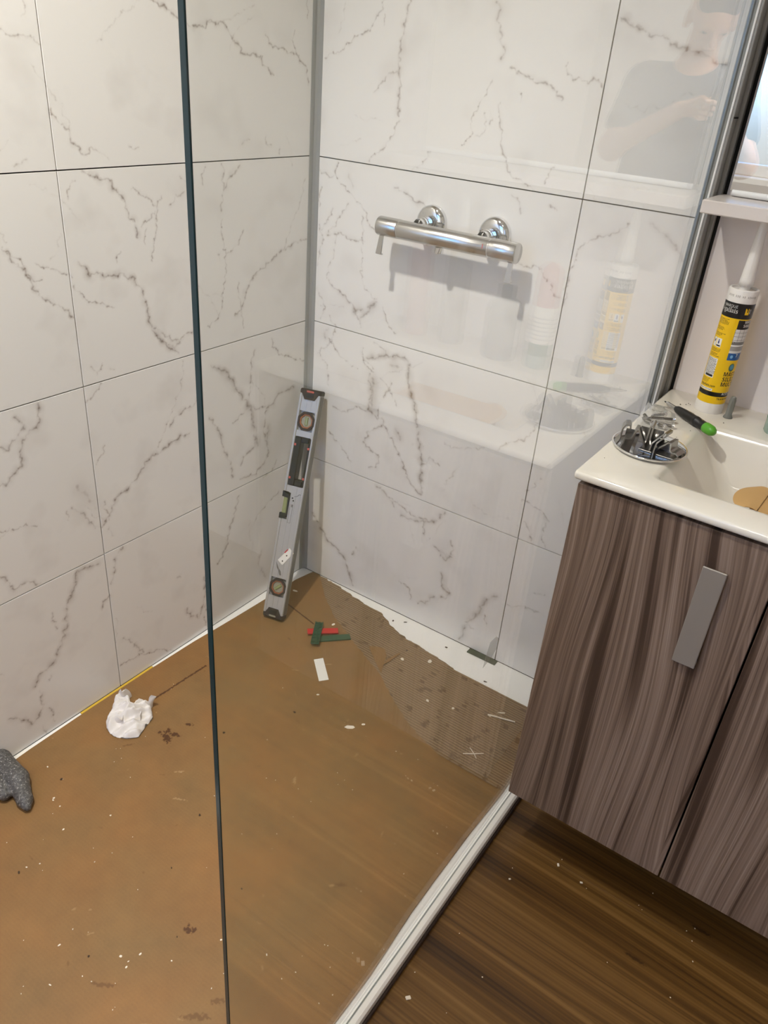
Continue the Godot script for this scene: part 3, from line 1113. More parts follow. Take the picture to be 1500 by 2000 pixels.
# ------------------------------------------------------------------ vanity
func vanity() -> void:
	var t := thing("vanity_cabinet", "wall-hung vanity cabinet with grey-brown wood grain doors", "cabinet", Vector3(1.2, 0.155, 0.0))
	var s := Shape.new()
	s.span(Vector3(-0.296, 0.003, 0.001), Vector3(-0.278, 0.68, 0.4455))
	s.span(Vector3(0.278, 0.003, 0.001), Vector3(0.296, 0.68, 0.4455))
	s.span(Vector3(-0.278, 0.003, 0.001), Vector3(0.278, 0.021, 0.4455))
	s.span(Vector3(-0.278, 0.021, 0.001), Vector3(0.278, 0.68, 0.017))
	part("carcass", s, mats.carcass, t)
	for side in [0, 1]:
		var x0: float = [-0.2985, -0.0028][side]
		var x1: float = [-0.0058, 0.295][side]
		s = Shape.new()
		var shift: float = [0.03, 0.61][side]
		s.uv_of = func(p: Vector3) -> Vector2: return Vector2(p.x / 0.3 * 0.62 + shift, p.y / 0.7)
		s.span(Vector3(x0, 0, 0.447), Vector3(x1, 0.6725, 0.465), 0.001)
		var d := part("door", s, mats.door_wood, t)
		s = Shape.new()
		var hx: float = [-0.0795, 0.0795][side]
		s.span(Vector3(hx - 0.0167, 0.448, 0.4715), Vector3(hx + 0.0167, 0.618, 0.4745), 0.0009)
		for hy in [0.452, 0.606]:
			s.span(Vector3(hx - 0.0167, hy, 0.465), Vector3(hx + 0.0167, hy + 0.008, 0.4716), 0.0006)
		part("handle", s, mats.handle_grey, d, "flat grey metal bar handle")


func rect_loop(x0: float, x1: float, z0: float, z1: float, r: float, y: float, n := 6) -> Array:
	var out := []
	var cs := [Vector2(x1 - r, z0 + r), Vector2(x0 + r, z0 + r), Vector2(x0 + r, z1 - r), Vector2(x1 - r, z1 - r)]
	for k in 4:
		for i in n + 1:
			var a := PI / 2 * (k + float(i) / n)
			out.append(Vector3(cs[k].x + cos(a) * r, y, cs[k].y - sin(a) * r))
	return out


func wash_basin() -> void:
	var t := thing("washbasin", "white glazed washbasin top with a shallow rectangular basin", "washbasin", Vector3(1.2, 0.8355, 0.0))
	var h := COUNTER_Y - 0.8355
	var s := Shape.new()
	var x0 := -0.305
	var x1 := 0.30
	var loops := [rect_loop(x0 + 0.004, x1 - 0.004, 0.004, 0.470, 0.003, 0.0), rect_loop(x0 + 0.0012, x1 - 0.0012, 0.0012, 0.4725, 0.004, 0.0012), rect_loop(x0, x1, 0.0, 0.474, 0.005, 0.004), rect_loop(x0, x1, 0.0, 0.474, 0.005, h - 0.004), rect_loop(x0 + 0.001, x1 - 0.001, 0.001, 0.473, 0.005, h - 0.0012), rect_loop(x0 + 0.004, x1 - 0.004, 0.003, 0.470, 0.004, h)]
	loops.append(rect_loop(-0.212, 0.214, 0.134, 0.416, 0.016, h))
	loops.append(rect_loop(-0.206, 0.208, 0.139, 0.4095, 0.016, h - 0.001))
	loops.append(rect_loop(-0.202, 0.204, 0.142, 0.4065, 0.017, h - 0.005))
	loops.append(rect_loop(-0.183, 0.190, 0.150, 0.4020, 0.018, h - 0.034))
	loops.append(rect_loop(-0.152, 0.165, 0.162, 0.3960, 0.020, h - 0.080))
	loops.append(rect_loop(-0.140, 0.155, 0.168, 0.3920, 0.022, h - 0.093))
	loops.append(rect_loop(-0.122, 0.140, 0.180, 0.3820, 0.024, h - 0.101))
	loops.append(rect_loop(-0.10, 0.12, 0.200, 0.3650, 0.026, h - 0.104))
	loops.append(rect_loop(-0.03, 0.03, 0.25, 0.31, 0.028, h - 0.108))
	s.loft(loops, true)
	# underside
	s.loft([rect_loop(-0.22, 0.22, 0.12, 0.425, 0.02, 0.0), loops[0]])
	part("top", s, mats.ceramic, t)
	s = Shape.new()
	s.lathe(at(0.0, h - 0.1075, 0.28), [Vector2(0, 0.004), Vector2(0.018, 0.003), Vector2(0.021, 0.001), Vector2(0.0215, -0.001)], 28)
	part("drain", s, mats.chrome, t)


# ------------------------------------------------------------------ board on the tray
func sheet(s: Shape, pts: Array, y0: float, y1: float) -> void:
	var poly := PackedVector2Array()
	for p in pts:
		poly.append(Vector2(p[0], -p[1]))
	s.prism(Transform3D(Basis(Vector3.RIGHT, Vector3.FORWARD, Vector3.UP), Vector3(0, y0, 0)), poly, y1 - y0)


func ragged(pts: Array, amount: float, step: float, sd: int) -> Array:
	var n := noise(sd, 90.0, 3)
	var out := []
	for i in pts.size() - 1:
		var a := Vector2(pts[i][0], pts[i][1])
		var b := Vector2(pts[i + 1][0], pts[i + 1][1])
		var k := maxi(1, int(a.distance_to(b) / step))
		var nrm := (b - a).normalized().orthogonal()
		for j in k:
			var p := a.lerp(b, float(j) / k)
			if i or j:
				p += nrm * n.get_noise_2d(p.x, p.y) * amount
			out.append([p.x, p.y])
	out.append(pts[-1])
	return out


func crossing(pts: Array, z: float, last := false) -> float:
	var best := -1.0
	for i in pts.size() - 1:
		var a: Array = pts[i]
		var b: Array = pts[i + 1]
		if (a[1] <= z) != (b[1] <= z):
			var x: float = lerpf(a[0], b[0], (z - a[1]) / (b[1] - a[1]))
			if best < 0.0 or last:
				best = x
	return best


func cardboard() -> void:
	var t := thing("cardboard_sheet", "brown corrugated cardboard sheet covering the shower tray, top layer torn off by the rear wall", "cardboard")
	var liner: Array = [[0.068, 0.0035], [0.105, 0.040]]
	liner.append_array(LINER)
	liner.append_array([[0.815, 0.3752], [0.8622, 0.3669]])
	liner = ragged(liner, 0.0045, 0.008, 31)
	var torn: Array = [[0.068, 0.0035]]
	torn.append_array(TORN)
	torn.append([0.8622, 0.104])
	torn = ragged(torn, 0.005, 0.007, 32)
	var right: Array = [[0.8622, 0.3669], [0.8602, 0.42], [0.8563, 0.5057], [0.8549, 0.6355], [0.855, 0.7145], [0.8615, 0.85], [0.8601, 0.94], [0.862, 1.3], [0.860, 1.585]]
	var left: Array = [[0.012, 1.585], [0.0150, 0.9767], [0.0115, 0.9035], [0.0095, 0.7873], [0.0095, 0.667], [0.0095, 0.5716], [0.0127, 0.4423], [0.0178, 0.3702], [0.0217, 0.3044], [0.0267, 0.1976], [0.0305, 0.1404], [0.0295, 0.0684], [0.0415, 0.0035]]
	var s := Shape.new()
	s.uv_of = func(p: Vector3) -> Vector2: return Vector2(p.x / 0.9, p.z / 1.62)
	var whole: Array = left + liner + right.slice(1)
	sheet(s, whole, 0.0303, 0.0345)
	part("top_layer", s, mats.kraft_sheet, t, "smooth brown board face")
	s = Shape.new()
	var back := liner.duplicate()
	back.reverse()
	sheet(s, torn + back.slice(0, -1), 0.0303, 0.0312)
	part("bottom_layer", s, mats.kraft_plain, t)
	# the bared flutes: a wave across z, crushed here and there
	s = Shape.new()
	var crush := noise(51, 14.0, 3)
	var pitch := 0.0072
	var dz := pitch / 10.0
	var z := 0.0045
	var nx := 40
	var high := func(x: float, zz: float) -> float:
		var k := clampf(0.85 + crush.get_noise_2d(x * 0.35, zz) * 1.5, 0.12, 1.0)
		var wob := 0.0003 * sin(x * 9.0)
		return 0.0313 + 0.0029 * k * absf(sin((zz + wob) / pitch * PI))
	var prev := []
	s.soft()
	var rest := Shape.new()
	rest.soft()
	while z < 0.372:
		var x0 := crossing(liner, z, true)
		var x1 := crossing(torn, z, false) if z < 0.1035 else 0.8618
		if x1 < 0.0:
			x1 = 0.8618
		if x0 < 0.0:
			break
		var line := []
		for i in nx + 1:
			var x := lerpf(x0, x1, float(i) / nx)
			line.append(Vector3(x, high.call(x, z), z))
		if prev and x1 > x0:
			for i in nx:
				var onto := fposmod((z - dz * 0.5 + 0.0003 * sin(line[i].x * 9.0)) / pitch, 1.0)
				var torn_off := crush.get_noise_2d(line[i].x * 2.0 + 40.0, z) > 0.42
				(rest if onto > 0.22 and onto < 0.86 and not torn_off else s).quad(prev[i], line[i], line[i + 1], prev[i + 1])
		prev = line
		z += dz
	part("flutes", s, mats.kraft_groove_shade, t, "bared corrugation, groove shade put into its darker colour").set_meta("kind", "stuff")  # darker colour paints the shade lying in the grooves
	part("lit_crests", rest, mats.kraft_crest_lit, t, "torn paper on the ridges, paler to set off painted groove shade").set_meta("kind", "stuff")  # crests coloured paler so the grooves read as shaded
	s = Shape.new()
	sheet(s, [[0.3658, 0.1704], [0.386, 0.156], [0.4045, 0.152], [0.424, 0.172], [0.4307, 0.190], [0.4505, 0.234], [0.41, 0.205]], 0.0339, 0.0346)
	part("torn_flap", s, mats.kraft_plain, t)
	s = Shape.new()
	sheet(s, [[0.432, 0.180], [0.4425, 0.1404], [0.446, 0.1415], [0.441, 0.186], [0.4365, 0.205]], 0.0339, 0.0346)
	part("torn_flap", s, mats.kraft_plain, t)


# ------------------------------------------------------------------ shower mixer
func mixer() -> void:
	var y := 1.0475
	var z := 0.066
	var t := thing("shower_mixer", "chrome bar shower mixer with two lever handles on the tiled wall", "mixer tap", Vector3(0.402, y, 0))
	var s := Shape.new()
	var bar := Transform3D(Basis(Vector3.UP, Vector3.RIGHT, Vector3.FORWARD), Vector3(-0.112, 0, z))
	s.lathe(bar, [Vector2(0, 0), Vector2(0.0180, 0), Vector2(0.0192, 0.001), Vector2(NAN, 0), Vector2(0.0192, 0.213), Vector2(0.0180, 0.214), Vector2(0, 0.214)], 40)
	part("body", s, mats.brushed, t)
	for e in [[-0.165, 0.052, 0.22, -0.012], [0.1035, 0.0585, 0.10, 0.0]]:
		var k := Shape.new()
		var b := Transform3D(Basis(Vector3.UP, Vector3.RIGHT, Vector3.FORWARD), Vector3(e[0], 0, z))
		k.lathe(b, [Vector2(0, 0), Vector2(0.0185, 0), Vector2(0.0197, 0.0012), Vector2(NAN, 0), Vector2(0.0197, e[1] - 0.0012), Vector2(0.0185, e[1]), Vector2(0, e[1])], 40)
		var knob := part("knob", k, mats.brushed, t)
		var l := Shape.new()
		var x: float = e[0] + (0.012 if e[0] < 0 else e[1] - 0.012)
		var tip := Vector3(x + e[3], -0.058 * cos(e[2]), z + 0.058 * sin(e[2]))
		var dir := (tip - Vector3(x, 0, z)).normalized()
		var f := Transform3D(Basis(Vector3.RIGHT, dir, Vector3.RIGHT.cross(dir)).orthonormalized(), Vector3(x, 0, z) + dir * 0.0165)
		l.prism(f, PackedVector2Array([Vector2(-0.0045, 0), Vector2(0.0045, 0), Vector2(0.0065, 0.041), Vector2(-0.0065, 0.041)]), 0.004)
		l.box(f * at(0, 0.040, 0.0055), Vector3(0.013, 0.003, 0.010), 0.0008)
		part("lever", l, mats.brushed, knob)
	for x in [-0.113, 0.0985]:
		s = Shape.new()
		var ring := Transform3D(Basis(Vector3.UP, Vector3.RIGHT, Vector3.FORWARD), Vector3(x, 0, z))
		s.lathe(ring, [Vector2(0.0186, 0), Vector2(0.0186, 0.005)], 40)
		part("collar", s, mats.chrome, t)
	s = Shape.new()
	s.box(at(0.093, 0.004, z + 0.0187), Vector3(0.0018, 0.009, 0.001), 0.0002)
	part("temperature_mark", s, mats.red_plastic, t)
	for x in [-0.0745, 0.0765]:
		s = Shape.new()
		var out := Transform3D(Basis(Vector3.RIGHT, Vector3.BACK, Vector3.DOWN), Vector3(x, 0.014, 0.0003))
		s.lathe(out, [Vector2(0.0355, 0), Vector2(0.0355, 0.007), Vector2(0.0345, 0.010), Vector2(0.029, 0.0145), Vector2(0.019, 0.0165), Vector2(0.013, 0.0165)], 44)
		part("rosette", s, mats.chrome, t)
		s = Shape.new()
		s.lathe(out, [Vector2(0.0115, 0.0160), Vector2(0.0115, 0.026), Vector2(NAN, 0), Vector2(0.0150, 0.026), Vector2(0.0150, 0.042), Vector2(NAN, 0), Vector2(0.0120, 0.042), Vector2(0.0120, 0.058)], 6 * 4)
		part("connector", s, mats.chrome, t)
	s = Shape.new()
	s.lathe(at(-0.014, -0.0275, z), [Vector2(0, -0.003), Vector2(0.0095, -0.003), Vector2(NAN, 0), Vector2(0.0095, 0.009), Vector2(NAN, 0), Vector2(0.0075, 0.0095)], 6)
	part("hose_outlet", s, mats.chrome, t)


# ------------------------------------------------------------------ spirit level leaning in the corner
func spirit_level() -> void:
	var t := thing("spirit_level", "worn silver spirit level leaning in the tiled corner", "spirit level")
	t.transform = Transform3D(Basis(Vector3(0.972, 0.0303, -0.2016), Vector3(-0.1009, 0.9327, -0.3461), Vector3(0.1775, 0.3568, 0.9097)).orthonormalized(), Vector3(0.0786, 0.0443, 0.2608))
	var w := 0.0581
	var d := 0.0247
	var length := 0.6126
	mk("level_silver", Color8(196, 194, 188), 0.38, 0.55)
	mk("level_dark", Color8(128, 124, 116), 0.45, 0.5)
	var s := Shape.new()
	# edge rails with their grooves
	for x in [[0.0, 0.0072], [w - 0.0072, w]]:
		var ends := [[0.012, length - 0.012]]
		if x[0] == 0.0:
			ends = [[0.012, 0.270], [0.343, length - 0.012]]
		for e in ends:
			s.span(Vector3(x[0], e[0], -d), Vector3(x[1], e[1], 0.0), 0.0012)
	# web between the rails, left open at the vials and the grip
	for e in [[0.014, 0.0615], [0.1115, 0.3605], [0.490, 0.5055], [0.556, length - 0.014]]:
		var x0 := 0.007
		if e[0] == 0.1115:
			s.span(Vector3(0.007, e[0], -d + 0.003), Vector3(w - 0.007, 0.270, -0.0018), 0.0)
			s.span(Vector3(0.0215, 0.270, -d + 0.003), Vector3(w - 0.007, 0.343, -0.0018), 0.0)
			s.span(Vector3(0.007, 0.343, -d + 0.003), Vector3(w - 0.007, e[1], -0.0018), 0.0)
		else:
			s.span(Vector3(x0, e[0], -d + 0.003), Vector3(w - 0.007, e[1], -0.0018), 0.0)
	for v in [0.0863, 0.531]:
		s.span(Vector3(0.007, v - 0.026, -d + 0.003), Vector3(w - 0.007, v + 0.026, -0.010), 0.0)
	for x in [0.0225, 0.0365]:
		s.span(Vector3(x, 0.556, -0.0019), Vector3(x + 0.0012, length - 0.02, -0.0012))
		s.span(Vector3(x, 0.1115, -0.0019), Vector3(x + 0.0012, 0.360 if x > 0.03 else 0.265, -0.0012))
		s.span(Vector3(x, 0.02, -0.0019), Vector3(x + 0.0012, 0.060, -0.0012))
	part("body", s, mats.level_silver, t)
	s = Shape.new()
	s.span(Vector3(w, 0.014, -d + 0.004), Vector3(w + 0.0012, length - 0.014, -0.0035), 0.0004)
	part("measuring_face", s, mats.level_dark, t)
	# end vials in octagonal frames
	for v in [0.0863, 0.531]:
		s = Shape.new()
		var ring := PackedVector2Array()
		var inner := PackedVector2Array()
		for i in 8:
			var a := TAU * (i + 0.5) / 8
			ring.append(Vector2(cos(a), sin(a)) * 0.0255)
			inner.append(Vector2(cos(a), sin(a)) * 0.0195)
		var base := at(0.0302, v, -0.002)
		for i in 8:
			var j := (i + 1) % 8
			s.prism(base, PackedVector2Array([inner[i], ring[i], ring[j], inner[j]]), 0.0032)
		var frame := part("vial_frame", s, mats.brown_plastic, t)
		s = Shape.new()
		for i in 8:
			var j := (i + 1) % 8
			s.prism(at(0.0302, v, -0.004), PackedVector2Array([inner[i] * 0.80, inner[i], inner[j], inner[j] * 0.80]), 0.0030)
		part("orange_ring", s, mats.orange_plastic, frame, "orange inner ring")
		s = Shape.new()
		s.prism(at(0.0302, v, -0.006), PackedVector2Array(Array(inner).map(func(q): return q * 0.82)), 0.0025)
		part("vial_window", s, mats.vial_face, frame)
		s = Shape.new()
		var tilt := 0.75 if v < 0.3 else 1.57
		var e := Vector3(cos(tilt), sin(tilt), 0) * 0.0105
		s.tube([Vector3(0.0302, v, -0.0028) - e, Vector3(0.0302, v, -0.0028) + e], [0.0042], 12, 0.5, Vector3(0, 0, 1))
		part("vial", s, mats.vial_green, frame)
	# grip
	s = Shape.new()
	s.span(Vector3(0.008, 0.361, -d + 0.002), Vector3(0.0262, 0.4895, 0.0012), 0.002)
	s.span(Vector3(0.0480, 0.361, -d + 0.002), Vector3(0.0545, 0.4895, 0.0012), 0.002)
	s.span(Vector3(0.0255, 0.361, -d + 0.002), Vector3(0.0485, 0.378, 0.0012), 0.002)
	s.span(Vector3(0.0255, 0.475, -d + 0.002), Vector3(0.0485, 0.4895, 0.0012), 0.002)
	var grip := part("grip", s, mats.black_plastic, t)
	for q in [[0.0115, 0.468], [0.0115, 0.381], [0.0505, 0.463], [0.0505, 0.384]]:
		s = Shape.new()
		s.box(at(q[0], q[1], 0.0016), Vector3(0.006, 0.006, 0.0016), 0.0005)
		part("grip_insert", s, mats.pink_red, grip)
	# centre vial let into the left edge
	s = Shape.new()
	s.prism(at(0.0, 0.0, -0.018), PackedVector2Array([Vector2(-0.001, 0.270), Vector2(0.0175, 0.2735), Vector2(0.0215, 0.283), Vector2(0.0215, 0.331), Vector2(0.0165, 0.336), Vector2(-0.001, 0.343), Vector2(-0.001, 0.328), Vector2(0.0165, 0.327), Vector2(0.0175, 0.286), Vector2(-0.001, 0.285)]), 0.0185)
	var holder := part("centre_vial_holder", s, mats.black_plastic, t)
	s = Shape.new()
	s.tube([Vector3(0.0095, 0.285, -0.008), Vector3(0.0095, 0.328, -0.008)], [0.0078], 16)
	part("centre_vial", s, mats.vial_green, holder)
	# end caps
	for v in [0.0, length]:
		var up := 1.0 if v == 0.0 else -1.0
		s = Shape.new()
		s.span(Vector3(-0.0008, v, -d - 0.0006), Vector3(w + 0.0008, v + up * 0.0135, 0.0004), 0.003)
		s.prism(at(0, 0, -0.001), PackedVector2Array([Vector2(0.004, v + up * 0.008), Vector2(w - 0.004, v + up * 0.008), Vector2(w - 0.015, v + up * 0.027), Vector2(0.015, v + up * 0.027)]), 0.0018)
		var cap := part("end_cap", s, mats.brown_plastic, t)
		s = Shape.new()
		s.span(Vector3(0.019, v + up * 0.004, 0.0002), Vector3(w - 0.019, v + up * 0.0085, 0.0012), 0.0003)
		part("cap_mark", s, mats.pink_red if v > 0.0 else mats.vial_face, cap)
		s = Shape.new()
		s.span(Vector3(0.018, v + up * 0.012, 0.0004), Vector3(w - 0.018, v + up * 0.022, 0.0013), 0.0003)
		part("cap_recess", s, mats.black_plastic, cap)
	# rest of a torn sticker, scuffs and dots
	var st := Shape.new()
	st.box(turned(Vector3(0.0385, 0.173, -0.0006), 0, 0, -0.62), Vector3(0.0185, 0.048, 0.0006), 0.0002)
	part("sticker", st, mats.white_card, t, "torn white sticker")
	st = Shape.new()
	st.box(turned(Vector3(0.0375, 0.188, -0.0002), 0, 0, -0.62), Vector3(0.003, 0.014, 0.0003))
	part("sticker_print", st, mats.red_plastic, t)
	for q in [[0.0405, 0.176], [0.031, 0.159], [0.0285, 0.329], [0.0322, 0.3225]]:
		s = Shape.new()
		s.lathe(Transform3D(Basis(Vector3.RIGHT, Vector3.BACK, Vector3.DOWN), Vector3(q[0], q[1], -0.0016)), [Vector2(0.0019, 0), Vector2(0.0019, 0.0016), Vector2(0, 0.0017)], 10)
		part("dot", s, mats.black_plastic, t)
	s = Shape.new()
	s.tube([Vector3(0.0335, 0.334, -0.0016), Vector3(0.041, 0.336, -0.0014), Vector3(0.046, 0.342, -0.0014), Vector3(0.0505, 0.3415, -0.0016)], [0.0007], 5)
	part("scratch", s, mats.level_dark, t)
	s = Shape.new()
	s.prism(at(0, 0, -0.0018), PackedVector2Array([Vector2(0.0135, 0.153), Vector2(0.021, 0.140), Vector2(0.030, 0.130), Vector2(0.0335, 0.120), Vector2(0.029, 0.119), Vector2(0.024, 0.129), Vector2(0.017, 0.139)]), 0.0006)
	part("scuff", s, mats.level_dark, t)
	s = Shape.new()
	for q in [[0.0245, 0.262, 0.0253, 0.312], [0.0325, 0.262, 0.0333, 0.312], [0.0245, 0.262, 0.0333, 0.2628], [0.0285, 0.305, 0.0333, 0.312]]:
		s.span(Vector3(q[0], q[1], -0.0019), Vector3(q[2], q[3], -0.0014))
	part("printed_mark", s, mats.level_dark, t)


# ------------------------------------------------------------------ things on the washbasin
func cartridge_label() -> Image:
	# 640 pixels round, 760 up the tube (0.19 m); the middle of the image faces the camera
	var im := Image.create(640, 760, false, Image.FORMAT_RGB8)
	var yel := Color8(246, 200, 16)
	var blk := Color8(20, 18, 16)
	var wht := Color8(238, 236, 230)
	var ink := Color8(70, 56, 8)
	im.fill(yel)
	im.fill_rect(Rect2i(0, 0, 640, 108), blk)
	for o in [-320, 0, 320]:
		var x0: int = 320 + o
		write(im, "LA MARQUE", Vector2(x0 - 148, 42), 27, wht)
		write(im, "Dégallais", Vector2(x0 - 150, 82), 42, wht, "Droid Serif", 400, 0.85)
		im.fill_rect(Rect2i(x0 + 52, 30, 30, 46), yel)
		write(im, "1", Vector2(x0 + 58, 70), 46, blk, "Droid Sans", 700)
		write(im, "A", Vector2(x0 + 86, 56), 24, wht)
		write(im, "R", Vector2(x0 + 86, 76), 24, wht)
	rng.seed = 8
	# lines of small print down the left
	var y := 122
	for blk_ in [[5, 150], [3, 118], [3, 128]]:
		for i in blk_[0]:
			_print_line(im, 196, y, rng.randi_range(blk_[1] - 40, blk_[1]) * 0.62, ink)
			y += 9
		y += 18
	im.fill_rect(Rect2i(196, y - 6, 30, 66), wht)
	im.fill_rect(Rect2i(232, y - 6, 42, 66), wht)
	blotch(im, Vector2(211, y + 18), Vector2(8, 14), 0.4, Color8(70, 60, 110), 4, 0.1)
	blotch(im, Vector2(251, y + 24), Vector2(7, 13), 0.0, Color8(40, 46, 110), 5, 0.05)
	im.fill_rect(Rect2i(248, y + 2, 7, 20), Color8(40, 46, 110))
	im.fill_rect(Rect2i(236, y + 44, 34, 10), blk)
	y += 72
	for n in [3, 3]:
		for i in n:
			_print_line(im, 196, y, rng.randf_range(50, 84), ink)
			y += 9
		y += 8
	im.fill_rect(Rect2i(190, y, 96, 148), wht)
	for i in 15:
		_print_line(im, 194, y + 6 + i * 8, 84, blk)
	im.fill_rect(Rect2i(214, y + 126, 66, 16), blk)
	y += 158
	for i in 4:
		_print_line(im, 196, y, rng.randf_range(46, 70), ink)
		y += 9
	write(im, "degallais.com", Vector2(196, 640), 24, blk, "Droid Sans", 700, 0.8)
	im.fill_rect(Rect2i(190, 646, 118, 18), wht)
	_print_line(im, 194, 652, 100, blk)
	# picture panel on the right
	im.fill_rect(Rect2i(348, 116, 200, 66), blk)
	write(im, "MASTIC", Vector2(398, 146), 30, wht, "Droid Sans", 700)
	write(im, "SANITAIRE", Vector2(392, 174), 30, wht, "Droid Sans", 700)
	im.fill_rect(Rect2i(344, 182, 204, 178), Color8(226, 224, 220))
	for i in 6:
		im.fill_rect(Rect2i(344 + 34 * i, 182, 2, 90), Color8(90, 88, 84))
	for i in 3:
		im.fill_rect(Rect2i(344, 206 + 28 * i, 204, 2), Color8(90, 88, 84))
	im.fill_rect(Rect2i(344, 274, 204, 24), Color8(128, 126, 122))
	im.fill_rect(Rect2i(344, 298, 204, 10), Color8(246, 246, 244))
	im.fill_rect(Rect2i(344, 308, 204, 34), Color8(164, 162, 158))
	blotch(im, Vector2(352, 280), Vector2(9, 9), 0, blk, 3, 0.0)
	blotch(im, Vector2(352, 280), Vector2(5, 5), 0, wht, 3, 0.0)
	im.fill_rect(Rect2i(344, 360, 204, 54), Color8(28, 92, 160))
	blotch(im, Vector2(372, 386), Vector2(13, 15), 0, Color8(130, 190, 230), 6, 0.0)
	write(im, "7", Vector2(404, 398), 34, wht, "Droid Sans", 700)
	blotch(im, Vector2(400, 468), Vector2(26, 34), 0, Color8(20, 74, 84), 7, 0.0)
	blotch(im, Vector2(401, 466), Vector2(20, 27), 0, Color8(92, 160, 190), 7, 0.1)
	for i in 3:
		write(im, ["MASTIC", "SILICONE", "MULTI"][i], Vector2(356, 548 + 40 * i), 44, blk, "Droid Sans", 700, 0.9)
	im.fill_rect(Rect2i(0, 668, 640, 34), blk)
	write(im, "ACÉTIQUE", Vector2(384, 694), 26, wht, "Droid Sans", 700)
	write(im, "TRANSPARENT", Vector2(356, 732), 22, blk, "Droid Sans", 700)
	return im


func _print_line(im: Image, x: float, y: int, length: float, c: Color) -> void:
	var p := x
	while p < x + length:
		var w := rng.randi_range(5, 15)
		for k in range(0, w, 2):
			im.fill_rect(Rect2i(int(p) + k, y + rng.randi_range(0, 1), 1 + rng.randi_range(0, 1), rng.randi_range(3, 5)), c)
		p += w + 3


func sealant_cartridge() -> void:
	tex("cartridge_print", cartridge_label(), 0.3)
	var t := thing("sealant_cartridge", "yellow and black sealant cartridge standing at the back of the washbasin", "sealant cartridge", Vector3(0.9805, COUNTER_Y, 0.062))
	t.rotation.y = 0.16
	var s := Shape.new()
	s.lathe(at(0, 0, 0), [Vector2(0, 0.003), Vector2(0.021, 0.003), Vector2(0.0238, 0.0), Vector2(NAN, 0), Vector2(0.0240, 0.0005), Vector2(0.0240, 0.0195)], 48)
	s.lathe(at(0, 0, 0), [Vector2(0.0240, 0.196), Vector2(0.0240, 0.2165), Vector2(0.0232, 0.218), Vector2(0.0205, 0.218), Vector2(NAN, 0), Vector2(0.0205, 0.2145), Vector2(NAN, 0), Vector2(0.0085, 0.2145)], 48)
	s.lathe(at(0, 0, 0), [Vector2(0.0085, 0.2145), Vector2(0.0085, 0.222), Vector2(NAN, 0), Vector2(0.0118, 0.222), Vector2(0.0112, 0.232), Vector2(0.0090, 0.275), Vector2(0.0062, 0.325), Vector2(0.0054, 0.327), Vector2(0, 0.327)], 28)
	part("tube_and_nozzle", s, mats.white_plastic, t, "white plastic tube with nozzle")
	s = Shape.new()
	s.lathe(at(0, 0, 0), [Vector2(0.02408, 0.0195), Vector2(0.02408, 0.1965)], 64, true)
	var arr := s.mesh().surface_get_arrays(0)
	var uvs: PackedVector2Array = arr[Mesh.ARRAY_TEX_UV]
	for i in uvs.size():
		uvs[i] = Vector2(fposmod(uvs[i].x + 0.5, 1.0) if uvs[i].x != 1.0 and uvs[i].x != 0.5 else uvs[i].x, 1.0 - (uvs[i].y - 0.0195) / 0.177)
	# the seam lies at the back: half a turn from the middle of the print
	var verts: PackedVector3Array = arr[Mesh.ARRAY_VERTEX]
	var ix: PackedInt32Array = arr[Mesh.ARRAY_INDEX] if arr[Mesh.ARRAY_INDEX] else PackedInt32Array(range(verts.size()))
	var flat := SurfaceTool.new()
	flat.begin(Mesh.PRIMITIVE_TRIANGLES)
	for i in range(0, ix.size(), 3):
		var mid := (verts[ix[i]] + verts[ix[i + 1]] + verts[ix[i + 2]]) / 3.0
		for k in 3:
			var p := verts[ix[i + k]]
			var a := atan2(p.x, p.z)
			if a - atan2(mid.x, mid.z) > PI:
				a -= TAU
			elif a - atan2(mid.x, mid.z) < -PI:
				a += TAU
			flat.set_uv(Vector2(0.5 + a / TAU, 1.0 - (p.y - 0.0195) / 0.177))
			flat.set_normal(Vector3(p.x, 0, p.z).normalized())
			flat.add_vertex(p)
	part("printed_sleeve", flat.commit(), mats.cartridge_print, t, "yellow and black printed sleeve")
	# raised lettering round the white collar
	mk("faint_print", Color8(186, 180, 174), 0.5)
	s = Shape.new()
	rng.seed = 5
	for i in 18:
		if i in [4, 8, 11]:
			continue
		var a := -0.95 + i * 0.115
		s.box(Transform3D(Basis(Vector3.UP, a), Vector3(sin(a), 0, cos(a)) * 0.02405 + Vector3(0, 0.2075, 0)), Vector3(0.0013, rng.randf_range(0.0025, 0.004), 0.0003))
	part("collar_lettering", s, mats.faint_print, t)


